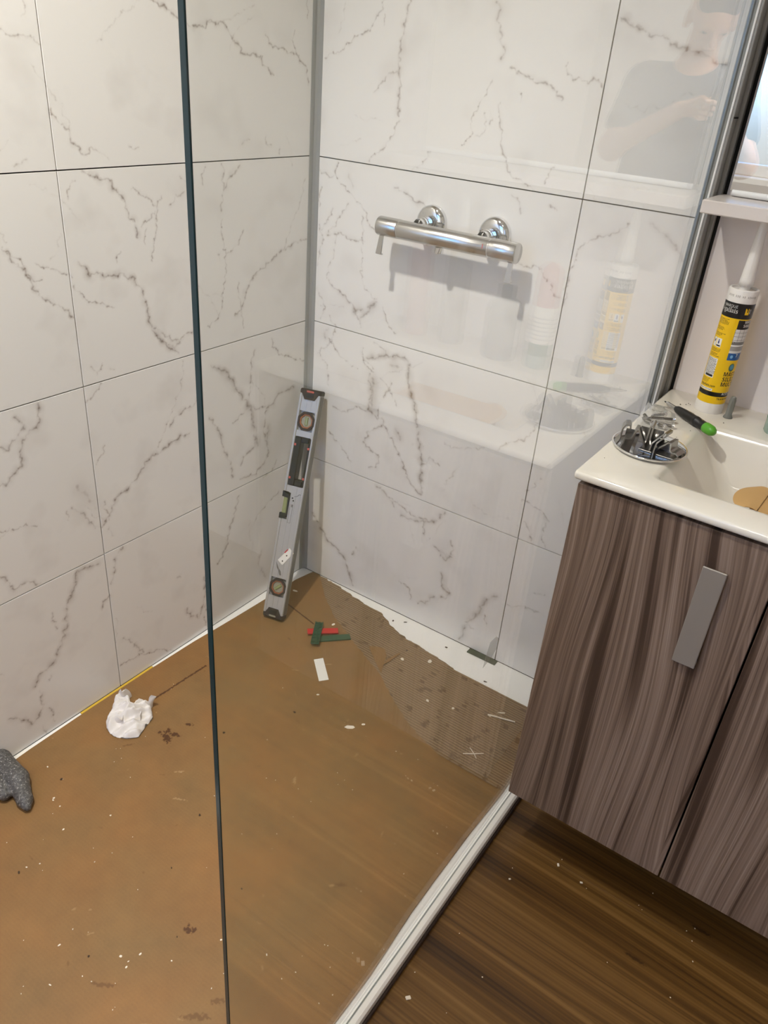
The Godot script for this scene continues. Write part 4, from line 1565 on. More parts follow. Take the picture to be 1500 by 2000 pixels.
func counter_things() -> void:
	var y := COUNTER_Y
	# grey wall plug standing on its collar
	var t := thing("wall_plug", "grey plastic wall plug standing beside the sealant cartridge", "wall plug", Vector3(1.0185, y, 0.0755))
	var s := Shape.new()
	s.lathe(at(0, 0, 0), [Vector2(0, 0), Vector2(0.0082, 0.0), Vector2(0.0080, 0.0015), Vector2(0.0056, 0.006), Vector2(0.0052, 0.034), Vector2(0.0046, 0.0375), Vector2(0.003, 0.0393), Vector2(0, 0.0398)], 20)
	part("sleeve", s, mats.plug_grey, t)
	for i in 6:
		var a := TAU * i / 6
		s = Shape.new()
		s.box(Transform3D(Basis(Vector3.UP, a), Vector3(sin(a), 0, cos(a)) * 0.0053 + Vector3(0, 0.020, 0)), Vector3(0.0012, 0.026, 0.0012), 0.0003)
		part("rib", s, mats.plug_grey, t)
	# deep-hole marker
	t = thing("marker_pen", "black deep-hole marker with a steel tip and green end", "marker pen", Vector3(0.9126, y + 0.0085, 0.106))
	var dir := Vector3(1.0235 - 0.9126, 0.0015, 0.194 - 0.106).normalized()
	var f := along(Vector3.ZERO, dir)
	s = Shape.new()
	s.lathe(f, [Vector2(0, 0), Vector2(0.0012, 0.001), Vector2(0.0014, 0.006)], 12)
	part("lead", s, mats.black_plastic, t)
	s = Shape.new()
	s.lathe(f, [Vector2(0.0016, 0.006), Vector2(0.0030, 0.010), Vector2(0.0036, 0.034), Vector2(0.0040, 0.036)], 20)
	part("steel_tip", s, mats.steel, t)
	s = Shape.new()
	s.lathe(f, [Vector2(0.0042, 0.034), Vector2(0.0064, 0.040), Vector2(0.0079, 0.058), Vector2(0.0083, 0.088), Vector2(NAN, 0), Vector2(0.0088, 0.089), Vector2(0.0088, 0.094), Vector2(NAN, 0), Vector2(0.0080, 0.0945), Vector2(0.0082, 0.118)], 28)
	part("barrel", s, mats.black_plastic, t)
	s = Shape.new()
	s.lathe(f, [Vector2(0.0086, 0.117), Vector2(0.0092, 0.119), Vector2(0.0088, 0.133), Vector2(0.0062, 0.139), Vector2(0, 0.141)], 28)
	part("end_cap", s, mats.bright_green, t, "bright green end cap")
	mk("gold_print", Color8(150, 132, 84), 0.4)
	for q in [[0.070, 0.9], [0.075, 0.5], [0.100, 0.7], [0.106, 1.1], [0.091, 0.2]]:
		s = Shape.new()
		s.box(f * Transform3D(Basis(Vector3.UP, q[1] + 0.4), Vector3(sin(q[1] + 0.4), 0, cos(q[1] + 0.4)) * 0.0083 + Vector3(0, q[0], 0)), Vector3(0.0032, 0.0036, 0.0004))
		part("print", s, mats.gold_print, t)
	chrome_cover()
	screw_bag()
	# kraft box lying in the basin
	t = thing("kraft_box", "small brown cardboard box lying in the washbasin", "cardboard box", Vector3(1.21, y - 0.1030, 0.245))
	t.rotation.y = -0.04
	s = Shape.new()
	s.span(Vector3(-0.090, 0.0, -0.046), Vector3(0.095, 0.045, 0.050), 0.003)
	part("body", s, mats.kraft_box, t)
	s = Shape.new()
	for side in [0, 1]:
		s.grid(10, 14, func(u: float, v: float) -> Vector3:
			var a := lerpf(-1.0, 1.0, v) * (1.0 if side == 0 else -1.0)
			var reach := 0.014 + 0.030 * sqrt(maxf(0.0, 1.0 - a * a * 0.85))
			return Vector3(-0.078 - reach * u, (0.0475 if side == 0 else 0.0467) + 0.004 * sin(u * PI) - 0.004 * u, 0.002 + a * 0.047))
	part("flap", s, mats.kraft_box, t)
	# grit on the rim
	rng.seed = 66
	mk("rim_grit", Color8(96, 86, 70), 0.8)
	s = Shape.new()
	for q in [[0.945, 0.060], [0.949, 0.064], [0.943, 0.070], [0.956, 0.048], [0.9235, 0.30], [0.985, 0.19], [1.02, 0.11], [0.913, 0.40], [0.975, 0.235], [0.935, 0.078]]:
		var r := rng.randf_range(0.0007, 0.0016)
		s.box(turned(Vector3(q[0], y + r * 0.5, q[1]), rng.randf() * 3.0), Vector3(r * 1.6, r, r), r * 0.3)
	var g := lone("grit", s, mats.rim_grit, "dark crumbs of grit scattered on the washbasin rim", "grit")
	g.set_meta("kind", "stuff")


func chrome_cover() -> void:
	mk("clip_steel", Color8(148, 146, 140), 0.26, 0.9)
	var t := thing("chrome_cover_plate", "round chrome cover plate lying upside down with its spring clips up", "cover plate", Vector3(0.9545, COUNTER_Y, 0.3155))
	var s := Shape.new()
	s.lathe(at(0, 0, 0), [Vector2(0.0, 0.0008), Vector2(0.048, 0.0008), Vector2(0.0565, 0.0035), Vector2(0.0585, 0.0065), Vector2(0.0578, 0.0078), Vector2(0.0555, 0.0070), Vector2(0.048, 0.0042), Vector2(0.0, 0.0036)], 64)
	part("dish", s, mats.chrome, t)
	# camera-facing bracket: a bent spring strip with V clips
	var wide := 0.020
	var y0 := 0.0040
	var clips := [
		[-0.052, -0.004, 0.30, [Vector2(0, 0), Vector2(0.0005, 0.020), Vector2(0.004, 0.0265), Vector2(0.010, 0.0265), Vector2(0.012, 0.021)], 0.018],
		[-0.040, 0.012, 0.25, [Vector2(0, 0), Vector2(0.001, 0.010), Vector2(0.010, 0.011), Vector2(0.016, 0.030), Vector2(0.018, 0.030), Vector2(0.030, 0.008), Vector2(0.033, 0.0)], 0.013],
		[-0.012, -0.006, 0.15, [Vector2(0, 0), Vector2(0.003, 0.014), Vector2(0.0045, 0.036), Vector2(0.0075, 0.0375), Vector2(0.0085, 0.036), Vector2(0.0080, 0.018), Vector2(0.012, 0.0)], 0.022],
		[0.008, 0.006, -0.10, [Vector2(0, 0), Vector2(0.001, 0.014), Vector2(0.004, 0.019), Vector2(0.017, 0.037), Vector2(0.0195, 0.036), Vector2(0.0195, 0.033), Vector2(0.008, 0.017), Vector2(0.0065, 0.0)], 0.018],
		[0.020, -0.004, -0.15, [Vector2(0, 0.006), Vector2(0.013, 0.020), Vector2(0.017, 0.021), Vector2(0.0185, 0.009), Vector2(0.022, 0.006), Vector2(0.028, 0.0075), Vector2(0.033, 0.004)], 0.020],
	]
	for c in clips:
		s = Shape.new()
		s.strip(turned(Vector3(c[0], y0, c[1] - c[4] * 0.5), c[2]), c[3], 0.0022, c[4] * 1.25)
		part("spring_clip", s, mats.clip_steel, t)
	s = Shape.new()
	s.span(Vector3(-0.010, y0, -0.022), Vector3(0.010, y0 + 0.0012, 0.022), 0.0004)
	s.span(Vector3(0.018, y0, 0.004), Vector3(0.046, y0 + 0.0012, 0.024), 0.0004)
	part("bridge", s, mats.clip_steel, t)
	for q in [[-0.004, -0.010, 0.12, 0.036, 0.027], [-0.034, -0.002, 0.28, 0.016, 0.019], [0.022, -0.006, -0.12, 0.024, 0.016]]:
		s = Shape.new()
		s.box(turned(Vector3(q[0], y0 + q[4] * 0.5, q[1]), q[2]), Vector3(q[3], q[4], 0.0011), 0.0003)
		part("bracket_plate", s, mats.clip_steel, t)


func screw_bag() -> void:
	var y := COUNTER_Y
	var t := thing("plastic_bag", "small clear plastic bag of screws beside the chrome cover plate", "plastic bag")
	var n := noise(91, 22.0, 3)
	mk("screw_steel", Color8(126, 122, 114), 0.3, 0.8)
	var c := [Vector3(0.886, y, 0.112), Vector3(0.940, y, 0.108), Vector3(0.960, y, 0.222), Vector3(0.903, y, 0.240)]
	for top in [1, 0]:
		var s := Shape.new()
		s.grid(18, 18, func(u: float, v: float) -> Vector3:
			var p: Vector3 = c[0].lerp(c[1], u).lerp(c[3].lerp(c[2], u), v)
			var e := minf(minf(u, 1.0 - u), minf(v, 1.0 - v)) * 2.0
			var h := (0.0145 * pow(clampf(e, 0.0, 1.0), 0.6) * (0.35 + 0.65 * v) + n.get_noise_2d(p.x, p.z) * 0.005 * minf(1.0, e * 3.0)) if top else 0.0
			p.y += 0.0004 + maxf(0.0003, h) if top else 0.0003
			return p)
		part("film", s, mats.clear_bag, t)
	var spots := [[0.914, 0.200, 0.9, 0.044], [0.921, 0.214, 0.5, 0.04], [0.934, 0.190, -0.5, 0.046], [0.941, 0.207, -0.2, 0.04], [0.930, 0.218, 0.15, 0.042], [0.924, 0.178, -0.9, 0.03]]
	for i in spots.size():
		var q: Array = spots[i]
		var d := Vector3(cos(q[2]), 0.03, sin(q[2]))
		var scr := thing("screw", "shiny steel screw inside the small plastic bag", "screw", Vector3(q[0], y + 0.0042 + 0.0016 * (i % 3), q[1]), "screws in the plastic bag")
		var f := along(-d * q[3] * 0.5, d * q[3] * 0.5)
		var s := Shape.new()
		var prof := [Vector2(0, 0), Vector2(0.0014, 0.004)]
		for k in 14:
			prof.append(Vector2(0.0020 if k % 2 else 0.0029, 0.005 + k * 0.0017))
		prof.append_array([Vector2(0.0023, 0.03), Vector2(0.0023, q[3] - 0.004)])
		s.lathe(f, prof, 10)
		part("shank", s, mats.screw_steel, scr)
		s = Shape.new()
		s.lathe(f, [Vector2(0.0023, q[3] - 0.0045), Vector2(0.0048, q[3] - 0.001), Vector2(0.0048, q[3]), Vector2(NAN, 0), Vector2(0, q[3] + 0.0003)], 14)
		part("head", s, mats.chrome, scr)


func back_bottles() -> void:
	var y := COUNTER_Y
	mk("bottle_clear_green", Color8(150, 172, 158), 0.2)
	mk("label_green", Color8(30, 104, 66), 0.4)
	mk("bottle_grey", Color8(150, 150, 146), 0.18)
	mk("cap_rose", Color8(206, 150, 142), 0.4)
	mk("pale_print", Color8(196, 194, 186), 0.5)
	mk("bottle_pink", Color8(196, 150, 142), 0.3)
	mk("bottle_taupe", Color8(160, 150, 138), 0.3)
	var t := thing("tall_bottle", "white bottle with pale red top and green foot, cut by right picture edge", "bottle", Vector3(1.104, y, 0.085))
	var s := Shape.new()
	s.lathe(at(0, 0, 0), [Vector2(0, 0), Vector2(0.0215, 0.0), Vector2(0.0235, 0.003), Vector2(0.0235, 0.026)], 36)
	part("foot", s, mats.bottle_clear_green, t)
	s = Shape.new()
	s.lathe(at(0, 0, 0), [Vector2(0.0238, 0.026), Vector2(0.0238, 0.050)], 36)
	part("green_band", s, mats.label_green, t)
	s = Shape.new()
	s.lathe(at(0, 0, 0), [Vector2(0.0235, 0.050), Vector2(0.0235, 0.112), Vector2(0.021, 0.120)], 36)
	part("label", s, mats.white_card, t)
	for i in 6:
		s = Shape.new()
		s.lathe(at(0, 0, 0), [Vector2(0.0237, 0.058 + i * 0.008), Vector2(0.0237, 0.0605 + i * 0.008)], 36)
		part("print_line", s, mats.pale_print, t)
	s = Shape.new()
	s.lathe(at(0, 0, 0), [Vector2(0.021, 0.120), Vector2(0.0215, 0.165), Vector2(0.019, 0.190), Vector2(0.008, 0.200), Vector2(0, 0.201)], 36)
	part("red_top", s, mats.cap_rose, t)
	t = thing("wide_bottle", "grey wide bottle out of frame, mirrored faintly in the shower glass", "bottle", Vector3(1.185, y, 0.090))
	s = Shape.new()
	s.lathe(at(0, 0, 0), [Vector2(0, 0), Vector2(0.030, 0), Vector2(0.032, 0.004), Vector2(0.032, 0.095), Vector2(0.026, 0.112), Vector2(0.013, 0.120)], 40)
	part("body", s, mats.bottle_grey, t)
	s = Shape.new()
	s.lathe(at(0, 0, 0), [Vector2(0.0145, 0.120), Vector2(0.0145, 0.142), Vector2(0, 0.143)], 28)
	part("cap", s, mats.plug_grey, t)
	for a in [["taupe_tube", "taupe sealant tube with a white nozzle, seen in the glass reflection", 1.305, 0.078, "bottle_taupe"], ["pink_tube", "pink sealant tube, seen leftmost in the glass reflection", 1.392, 0.082, "bottle_pink"]]:
		t = thing(a[0], a[1], "sealant tube", Vector3(a[2], y, a[3]))
		s = Shape.new()
		s.lathe(at(0, 0, 0), [Vector2(0, 0), Vector2(0.0235, 0), Vector2(0.024, 0.002), Vector2(0.024, 0.185), Vector2(0.022, 0.188)], 36)
		part("body", s, mats[a[4]], t)
		s = Shape.new()
		s.lathe(at(0, 0, 0), [Vector2(0.022, 0.188), Vector2(0.0085, 0.189), Vector2(0.0085, 0.198), Vector2(0.0065, 0.25), Vector2(0.003, 0.285), Vector2(0, 0.286)], 24)
		part("nozzle", s, mats.white_plastic, t)


# ------------------------------------------------------------------ things on the board and the tray
func shim(called: String, label: String, a: Vector3, b: Vector3, w: float, h: float, m: Material, ribs := 0) -> void:
	var t := thing(called, label, "shim", (a + b) / 2.0)
	var d := b - a
	var f := Transform3D(Basis.looking_at(-d.normalized(), Vector3.UP), Vector3.ZERO)
	var s := Shape.new()
	s.box(f, Vector3(w, h, d.length()), 0.0006)
	part("plate", s, m, t)
	if ribs:
		for side in [-1, 1]:
			s = Shape.new()
			s.box(f * at(side * (w * 0.5 - 0.0012), h * 0.5 + 0.0012, 0), Vector3(0.0022, 0.0026, d.length()), 0.0004)
			part("side_rib", s, m, t)
		for i in ribs:
			s = Shape.new()
			s.box(f * at(0, h * 0.5 + 0.0009, lerpf(-0.5, 0.5, (i + 0.5) / ribs) * d.length()), Vector3(w - 0.004, 0.0018, 0.0018), 0.0003)
			part("cross_rib", s, m, t)
		s = Shape.new()
		s.box(f * at(0.0005, h * 0.5 + 0.0010, 0), Vector3(0.0018, 0.0020, d.length()), 0.0003)
		part("middle_rib", s, m, t)


func floor_things() -> void:
	var y := 0.0346
	shim("green_shim", "flat green plastic shim under the red shim on the cardboard", Vector3(0.2390, y + 0.0026, 0.2479), Vector3(0.3084, y + 0.0026, 0.1742), 0.0200, 0.0050, mats.green_flat)
	shim("red_shim", "flat red plastic shim on the cardboard", Vector3(0.2130, y + 0.0076, 0.2345), Vector3(0.2725, y + 0.0076, 0.1800), 0.0195, 0.0048, mats.red_plastic)
	shim("ribbed_shim", "dark green ribbed plastic shim lying across the red shim", Vector3(0.2167, y + 0.0119, 0.1892), Vector3(0.2620, y + 0.0119, 0.2650), 0.0215, 0.0036, mats.green_plastic, 6)
	shim("wall_shim", "dark olive shim wedged under the tiles of the rear wall", Vector3(0.5740, TRAY_TOP + 0.0013, 0.0105), Vector3(0.6560, TRAY_TOP + 0.0013, 0.0095), 0.0190, 0.0024, mats.olive_shim)
	var s := Shape.new()
	sheet(s, [[0.2911, 0.3029], [0.3052, 0.2835], [0.3652, 0.3361], [0.3504, 0.3554]], y + 0.0001, y + 0.0012)
	lone("white_strip", s, mats.white_card, "small white rectangular card strip on the cardboard", "card strip")
	tissue()
	work_glove()
	# flakes of white sealant and dark chips
	rng.seed = 12
	var n := 0
	for q in FLAKES:
		s = Shape.new()
		var out := []
		var k := 6
		var turn := rng.randf() * TAU
		if q[2] > 0.02:
			turn = 0.62
		for i in k:
			var a := TAU * i / k
			var p := Vector2(cos(a) * q[2], sin(a) * maxf(q[3], 0.0022)).rotated(turn if q[2] <= 0.02 else -0.62) * 0.5 * rng.randf_range(0.75, 1.2)
			out.append([p.x, p.y])
		var white: bool = q[4] == 0
		sheet(s, out, 0.0, 0.0008)
		var on_tray: bool = q[1] < 0.10 and q[0] > 0.3
		var on_flutes: bool = not on_tray and crossing(LINER, q[1], true) > 0.0 and crossing(LINER, q[1], true) < q[0] and q[1] < 0.37
		var where := "on the bare tray by the rear wall" if on_tray else "on the bared corrugation" if on_flutes else "on the brown board"
		var by := ""
		for k2 in [[0.24, 0.22, 0.07, "the crossed shims"], [0.33, 0.32, 0.07, "the white card strip"], [0.10, 0.72, 0.12, "the crumpled tissue"], [0.10, 0.99, 0.09, "the work glove"], [0.10, 0.20, 0.09, "the spirit level"], [0.615, 0.02, 0.06, "the olive shim"], [0.79, 0.19, 0.09, "the cabinet"]]:
			if Vector2(q[0], q[1]).distance_to(Vector2(k2[0], k2[1])) < k2[2]:
				by = ", beside " + k2[3]
				break
		if q[2] > 0.025:
			by = ", the largest flake"
		where += by
		lone("sealant_flake" if white else "dark_chip", s, mats.chip if white else mats.grit, ("small white flake of dry sealant " if white else "small dark chip ") + where, "flake" if white else "chip", Vector3(q[0], 0.0302 if on_tray else 0.0337 if on_flutes else y, q[1]), ("white flakes " if white else "dark chips ") + where)
	# thin white thread of cut sealant by the cabinet
	s = Shape.new()
	s.tube([Vector3(0.728, 0.0350, 0.190), Vector3(0.745, 0.0352, 0.184), Vector3(0.765, 0.0350, 0.178), Vector3(0.79, 0.0352, 0.170)], [0.0022, 0.0019, 0.0018, 0.002], 6)
	lone("sealant_thread", s, mats.chip, "thin white strip of cut sealant on the corrugation beside the cabinet", "sealant strip")
	# white scratch marks where paint ran over the ridges
	s = Shape.new()
	s.tube([Vector3(0.742, 0.0345, 0.331), Vector3(0.760, 0.0347, 0.318), Vector3(0.778, 0.0345, 0.302)], [0.0012, 0.0016, 0.001], 5)
	s.tube([Vector3(0.745, 0.0346, 0.306), Vector3(0.763, 0.0347, 0.317), Vector3(0.772, 0.0346, 0.325)], [0.0008, 0.0012, 0.0008], 5)
	lone("sealant_cross", s, mats.chip, "crossed white smears of sealant at the edge of the torn board", "sealant strip")
	# fine crumbs nobody could count, on the board and the wood floor
	rng.seed = 21
	s = Shape.new()
	for i in 85:
		var p := Vector3(rng.randf_range(0.06, 0.84), y, rng.randf_range(0.4, 1.3))
		var r := rng.randf_range(0.0004, 0.0010)
		s.box(turned(p + Vector3(0, r * 0.4, 0), rng.randf() * 3.0), Vector3(r * 2.2, r, r * 1.4))
	for i in 22:
		var p := Vector3(rng.randf_range(0.91, 1.3), 0.0, rng.randf_range(0.36, 0.95))
		var r := rng.randf_range(0.0004, 0.0010)
		s.box(turned(p + Vector3(0, r * 0.4, 0), rng.randf() * 3.0), Vector3(r * 2.2, r, r * 1.4))
	lone("crumbs", s, mats.chip, "fine pale crumbs scattered over the board and wood floor", "crumbs").set_meta("kind", "stuff")
	rng.seed = 22
	for q in [[0.9245, 0.8244, 0.006, "largest pale bit of plaster on the wood floor near the tray edge"], [1.075, 0.440, 0.0035, "pale bit of plaster on the wood floor under the cabinet doors"], [1.0229, 0.4322, 0.004, "pale plaster crumb on the wood floor just under the left cabinet door"], [0.96, 0.52, 0.003, "smallest plaster bit on the wood floor, by the tray corner"]]:
		s = Shape.new()
		s.box(turned(Vector3(0, q[2] * 0.25, 0), rng.randf() * 3.0, 0.2), Vector3(q[2], q[2] * 0.5, q[2] * 1.5), q[2] * 0.12)
		lone("plaster_bit", s, mats.chip, q[3], "plaster bit", Vector3(q[0], 0.0004, q[1]), "plaster bits on the wood floor")


# a crumpled paper handkerchief: folded leaves over a lobed outline
func tissue() -> void:
	var mid := Vector2.ZERO
	for p in TISSUE:
		mid += Vector2(p[0], p[1]) / TISSUE.size()
	var t := thing("crumpled_tissue", "crumpled white paper tissue on the board by the left wall", "tissue", Vector3(mid.x, 0.0348, mid.y))
	var n := noise(61, 24.0, 2)
	n.fractal_type = FastNoiseLite.FRACTAL_RIDGED
	var soft := noise(62, 14.0, 2)
	var s := Shape.new()
	var rim := func(a: float) -> float:
		var best := 0.05
		var d := Vector2(cos(a), sin(a))
		for i in TISSUE.size():
			var p := Vector2(TISSUE[i][0], TISSUE[i][1]) - mid
			var q := Vector2(TISSUE[(i + 1) % TISSUE.size()][0], TISSUE[(i + 1) % TISSUE.size()][1]) - mid
			var hit = Geometry2D.segment_intersects_segment(Vector2.ZERO, d, p, q)
			if hit != null:
				best = hit.length()
		return best
	s.grid(120, 36, func(u: float, v: float) -> Vector3:
		var a := -u * TAU
		if u == 1.0:
			a = 0.0
		var r: float = rim.call(a) * v
		var x := cos(a) * r
		var z := sin(a) * r
		var fold := n.get_noise_2d(x * 1.25 + z * 0.35, z * 0.45 - x * 0.12)
		var h := 0.030 * pow(1.0 - pow(v, 2.2), 0.6) * (0.75 + 0.3 * soft.get_noise_2d(x, z)) + 0.026 * (fold - 0.3) * (1.0 - v * 0.55) + 0.003 + 0.006 * v * maxf(0.0, soft.get_noise_2d(x + 5.0, z))
		return Vector3(x, maxf(0.0006, h), z))
	s.grid(60, 6, func(u: float, v: float) -> Vector3:
		var a := u * TAU
		if u == 1.0:
			a = 0.0
		var r: float = rim.call(a) * v * 0.98
		return Vector3(cos(a) * r, 0.0002, sin(a) * r))
	part("sheet", s, mats.paper, t)
	for q in [[-0.050, -0.030, 0.8, 0.030, 0.020, 0.034], [0.012, -0.042, 2.2, 0.026, 0.018, 0.030], [0.038, 0.012, 3.4, 0.030, 0.014, 0.022], [0.004, 0.028, 1.2, 0.034, 0.012, 0.026]]:
		var l := Shape.new()
		for side in [0, 1]:
			l.grid(8, 8, func(u: float, v: float) -> Vector3:
				if side == 1:
					u = 1.0 - u
				var w: float = (u - 0.5) * q[3] * (1.0 - 0.65 * v * v)
				var p := Vector3(w, v * q[5], (0.012 * sin(u * PI) + 0.010 * v * v) + (0.0007 if side else 0.0))
				return Basis(Vector3.UP, q[2]) * p + Vector3(q[0], 0.001, q[1]))
		part("fold", l, mats.paper, t)


func work_glove() -> void:
	var t := thing("work_glove", "grey coated work glove with red knit at the left edge", "glove", Vector3(0.03, 0.0346, 0.99))
	var im := Image.create(256, 256, false, Image.FORMAT_RGB8)
	var n := noise(71, 0.06, 4)
	for y in 256:
		for x in 256:
			var v := n.get_noise_2d(x, y)
			var g := 84.0 + v * 46.0
			if n.get_noise_2d(x + 700, y * 1.3) > 0.42:
				g = 190.0
			im.set_pixel(x, y, Color8(int(g * 1.02), int(g * 0.99), int(g * 0.95)))
	var m := tex("glove_rubber", im, 0.55)
	m.uv1_triplanar = true
	m.uv1_scale = Vector3(9, 9, 9)
	m.heightmap_enabled = true
	m.heightmap_texture = m.albedo_texture
	m.heightmap_scale = 0.12
	var s := Shape.new()
	nets([
		[Vector3(-0.02, 0.018, -0.022), Vector3(0.05, 0.021, -0.014), 0.021, 0.022], [Vector3(0.05, 0.020, -0.014), Vector3(0.100, 0.015, 0.004), 0.021, 0.015], [Vector3(0.100, 0.014, 0.004), Vector3(0.116, 0.011, 0.010), 0.014, 0.008],
		[Vector3(-0.02, 0.016, 0.012), Vector3(0.03, 0.016, 0.016), 0.018, 0.017], [Vector3(0.03, 0.016, 0.016), Vector3(0.058, 0.015, 0.020), 0.0165, 0.013], [Vector3(-0.02, 0.020, -0.02), Vector3(-0.02, 0.020, 0.05), 0.022, 0.022],
	], 0.004, 0.006, s)
	part("coated_palm", s, m, t, "grey crinkled coating with white specks")
	mk("red_knit", Color8(176, 28, 30), 0.9)
	s = Shape.new()
	nets([[Vector3(0.0, 0.012, 0.042), Vector3(0.050, 0.0115, 0.047), 0.0125, 0.011], [Vector3(-0.02, 0.012, 0.05), Vector3(0.02, 0.012, 0.062), 0.013, 0.0125]], 0.004, 0.006, s)
	part("knit_back", s, mats.red_knit, t, "red knitted part")


# ------------------------------------------------------------------ the photographer, seen only in the glass and mirror
func photographer() -> void:
	mk("skin", Color8(205, 160, 136), 0.55)
	mk("shirt", Color8(78, 80, 90), 0.85)
	mk("trousers", Color8(52, 54, 62), 0.85)
	mk("hair", Color8(58, 46, 38), 0.7)
	mk("shoe", Color8(44, 42, 40), 0.6)
	mk("phone_black", Color8(24, 24, 26), 0.25)
	var eye := Basis(Vector3(0.81711, 0.07542, -0.57153), Vector3(-0.34047, 0.86316, -0.37286), Vector3(0.4652, 0.49926, 0.73097)).orthonormalized()
	var lens := Transform3D(eye, Vector3(1.21855, 1.34584, 1.49276))
	# phone: its back looks along the view
	var ph := thing("phone", "black phone held up by the photographer", "phone")
	ph.transform = lens * at(0.022, -0.052, 0.034)
	var s := Shape.new()
	s.prism(at(0, 0, -0.004), round_rect(0.072, 0.148, 0.010), 0.008, true)
	part("case", s, mats.phone_black, ph)
	s = Shape.new()
	for q in [[-0.022, 0.052], [-0.022, 0.028]]:
		s.lathe(Transform3D(Basis(Vector3.RIGHT, Vector3.FORWARD, Vector3.UP), Vector3(q[0], q[1], -0.004)), [Vector2(0.008, 0), Vector2(0.008, 0.002), Vector2(0.006, 0.0022), Vector2(0, 0.0018)], 24)
	part("lenses", s, mats.black_plastic, ph)
	var body := thing("person", "person in a dark grey t-shirt bending to hold a phone, seen in the reflection", "person", Vector3(1.53, 0, 1.93))
	var o := body.position
	var p := func(x: float, y: float, z: float) -> Vector3: return Vector3(x, y, z) - o
	var hold := func(x: float, y: float, z: float) -> Vector3: return ph.transform * Vector3(x, y, z) - o
	var neck: Vector3 = p.call(1.485, 1.415, 1.905)
	var head: Vector3 = p.call(1.447, 1.560, 1.842)
	var look := (ph.transform.origin - o - head).normalized()
	var rs: Vector3 = p.call(1.660, 1.345, 1.885)
	var ls: Vector3 = p.call(1.325, 1.352, 1.965)
	var re: Vector3 = p.call(1.700, 1.130, 1.800)
	var le: Vector3 = p.call(1.215, 1.125, 1.840)
	var rw: Vector3 = hold.call(0.090, -0.075, 0.050)
	var lw: Vector3 = hold.call(-0.085, -0.085, 0.050)
	var chest: Vector3 = p.call(1.500, 1.235, 1.935)
	var waist: Vector3 = p.call(1.525, 1.010, 1.975)
	var hip: Vector3 = p.call(1.530, 0.900, 1.985)
	var rk: Vector3 = p.call(1.630, 0.490, 1.925)
	var lk: Vector3 = p.call(1.455, 0.490, 1.950)
	var ra: Vector3 = p.call(1.640, 0.080, 1.975)
	var la: Vector3 = p.call(1.440, 0.080, 2.000)
	var rh := hip + Vector3(0.085, 0, -0.012)
	var lh := hip + Vector3(-0.085, 0, 0.012)
	var side := (rs - ls).normalized()
	s = Shape.new()
	var torso := [
		[chest + side * 0.075 + Vector3(0, 0.06, 0), waist + side * 0.065, 0.105, 0.095], [chest - side * 0.075 + Vector3(0, 0.06, 0), waist - side * 0.065, 0.105, 0.095],
		[rs - side * 0.03, ls + side * 0.03, 0.066, 0.066], [waist + side * 0.06, hip + side * 0.06, 0.098, 0.105], [waist - side * 0.06, hip - side * 0.06, 0.098, 0.105],
	]
	var limbs := [
		[rs, re, 0.056, 0.043], [re, rw, 0.043, 0.027], [ls, le, 0.056, 0.043], [le, lw, 0.043, 0.027],
		[rh, rk, 0.085, 0.056], [rk, ra, 0.056, 0.038], [lh, lk, 0.085, 0.056], [lk, la, 0.056, 0.038],
		[neck, head + Vector3(0.01, -0.06, 0.02), 0.056, 0.052], [neck, chest + Vector3(0, 0.1, 0), 0.06, 0.09],
	]
	nets(torso + limbs, 0.013, 0.045, s)
	# head: skull, jaw, brow, nose, lips, ears
	var f := look
	var r := f.cross(Vector3.UP).normalized()
	var u := r.cross(f).normalized()
	var hp := func(x: float, y: float, z: float) -> Vector3: return head + r * x + u * y + f * z
	nets([
		[hp.call(0, 0.035, -0.020), hp.call(0, 0.030, 0.012), 0.079, 0.076], [hp.call(0, -0.02, 0.028), hp.call(0, -0.066, 0.046), 0.058, 0.034], [hp.call(-0.03, 0.022, 0.072), hp.call(0.03, 0.022, 0.072), 0.014, 0.014],
		[hp.call(0, 0.008, 0.088), hp.call(0, -0.020, 0.103), 0.008, 0.013], [hp.call(-0.016, -0.047, 0.081), hp.call(0.016, -0.047, 0.081), 0.0075, 0.0075],
		[hp.call(0.078, 0.012, -0.012), hp.call(0.080, -0.026, -0.006), 0.014, 0.009], [hp.call(-0.078, 0.012, -0.012), hp.call(-0.080, -0.026, -0.006), 0.014, 0.009],
		[hp.call(0, -0.05, -0.02), neck, 0.05, 0.054],
	], 0.0045, 0.012, s)
	# hands round the phone: palm beside the edge, fingers behind it, thumb in front
	for e in [1.0, -1.0]:
		var w: Vector3 = rw if e > 0 else lw
		var h := func(x: float, y: float, z: float) -> Vector3: return hold.call(e * x, y, z)
		var bones := [[w, h.call(0.056, -0.055, 0.022), 0.024, 0.020], [w, h.call(0.058, -0.020, 0.014), 0.022, 0.016], [h.call(0.056, -0.058, 0.022), h.call(0.055, -0.012, 0.012), 0.017, 0.014]]
		for i in 4:
			var y: float = [-0.006, -0.025, -0.044, -0.061][i]
			var reach: float = [0.004, -0.002, 0.002, 0.012][i]
			bones.append([h.call(0.056, y, 0.010), h.call(0.049, y + 0.004, -0.011), 0.0092, 0.0086])
			bones.append([h.call(0.049, y + 0.004, -0.011), h.call(0.028 + reach, y + 0.006, -0.0150), 0.0086, 0.0080])
			bones.append([h.call(0.028 + reach, y + 0.006, -0.0150), h.call(0.014 + reach, y + 0.005, -0.0138), 0.0080, 0.0068])
		bones.append([h.call(0.062, -0.055, 0.030), h.call(0.050, -0.030, 0.024), 0.0135, 0.0110])
		bones.append([h.call(0.050, -0.030, 0.024), h.call(0.032, -0.012, 0.0155), 0.0105, 0.0085])
		bones.append([h.call(0.032, -0.012, 0.0155), h.call(0.022, 0.000, 0.0140), 0.0088, 0.0075])
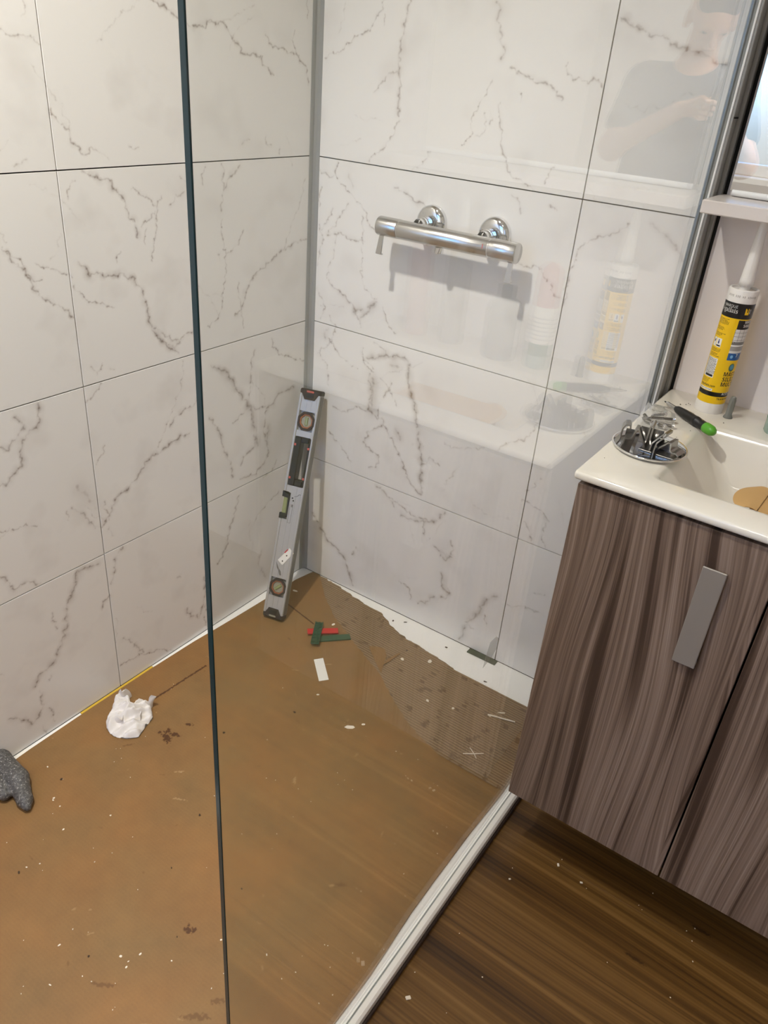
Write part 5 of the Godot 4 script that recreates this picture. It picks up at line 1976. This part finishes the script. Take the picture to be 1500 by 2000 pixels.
		nets(bones, 0.0035, 0.005, s)
	part("body", s, mats.skin, body)
	# clothes over the body
	s = Shape.new()
	var shirt := []
	for b in torso.slice(0, 3):
		shirt.append([b[0], b[1], b[2] + 0.014, b[3] + 0.018])
	shirt.append([rs, rs.lerp(re, 0.62), 0.070, 0.064])
	shirt.append([ls, ls.lerp(le, 0.62), 0.070, 0.064])
	shirt.append([waist + side * 0.06, hip + side * 0.065 + Vector3(0, 0.01, 0), 0.112, 0.122])
	shirt.append([waist - side * 0.06, hip - side * 0.065 + Vector3(0, 0.01, 0), 0.112, 0.122])
	shirt.append([neck + Vector3(0, -0.045, 0.005), chest + Vector3(0, 0.06, 0), 0.068, 0.11])
	nets(shirt, 0.013, 0.04, s)
	part("t_shirt", s, mats.shirt, body, "dark grey t-shirt")
	s = Shape.new()
	nets([[rh, rk, 0.100, 0.072], [rk, ra + Vector3(0, 0.01, 0), 0.070, 0.056], [lh, lk, 0.100, 0.072], [lk, la + Vector3(0, 0.01, 0), 0.070, 0.056], [rh, lh, 0.112, 0.112]], 0.014, 0.03, s)
	part("trousers", s, mats.trousers, body)
	s = Shape.new()
	nets([[hp.call(0, 0.050, -0.030), hp.call(0, 0.058, 0.006), 0.078, 0.070], [hp.call(0.03, 0.075, 0.03), hp.call(-0.03, 0.075, 0.03), 0.040, 0.040], [hp.call(0.0, -0.01, -0.055), hp.call(0, 0.04, -0.04), 0.055, 0.07]], 0.006, 0.01, s)
	part("hair", s, mats.hair, body)
	for e in [1.0, -1.0]:
		s = Shape.new()
		nets([[hp.call(e * 0.030, 0.004, 0.0735), hp.call(e * 0.034, 0.004, 0.0730), 0.0085, 0.008]], 0.003, 0.002, s)
		part("eye", s, mats.black_plastic, body)
		s = Shape.new()
		var a: Vector3 = ra if e > 0 else la
		nets([[a + Vector3(0, -0.035, 0.03), a + Vector3(-0.03, -0.042, -0.14), 0.043, 0.036], [a, a + Vector3(0, -0.03, 0.0), 0.046, 0.045]], 0.010, 0.02, s)
		part("shoe", s, mats.shoe, body)
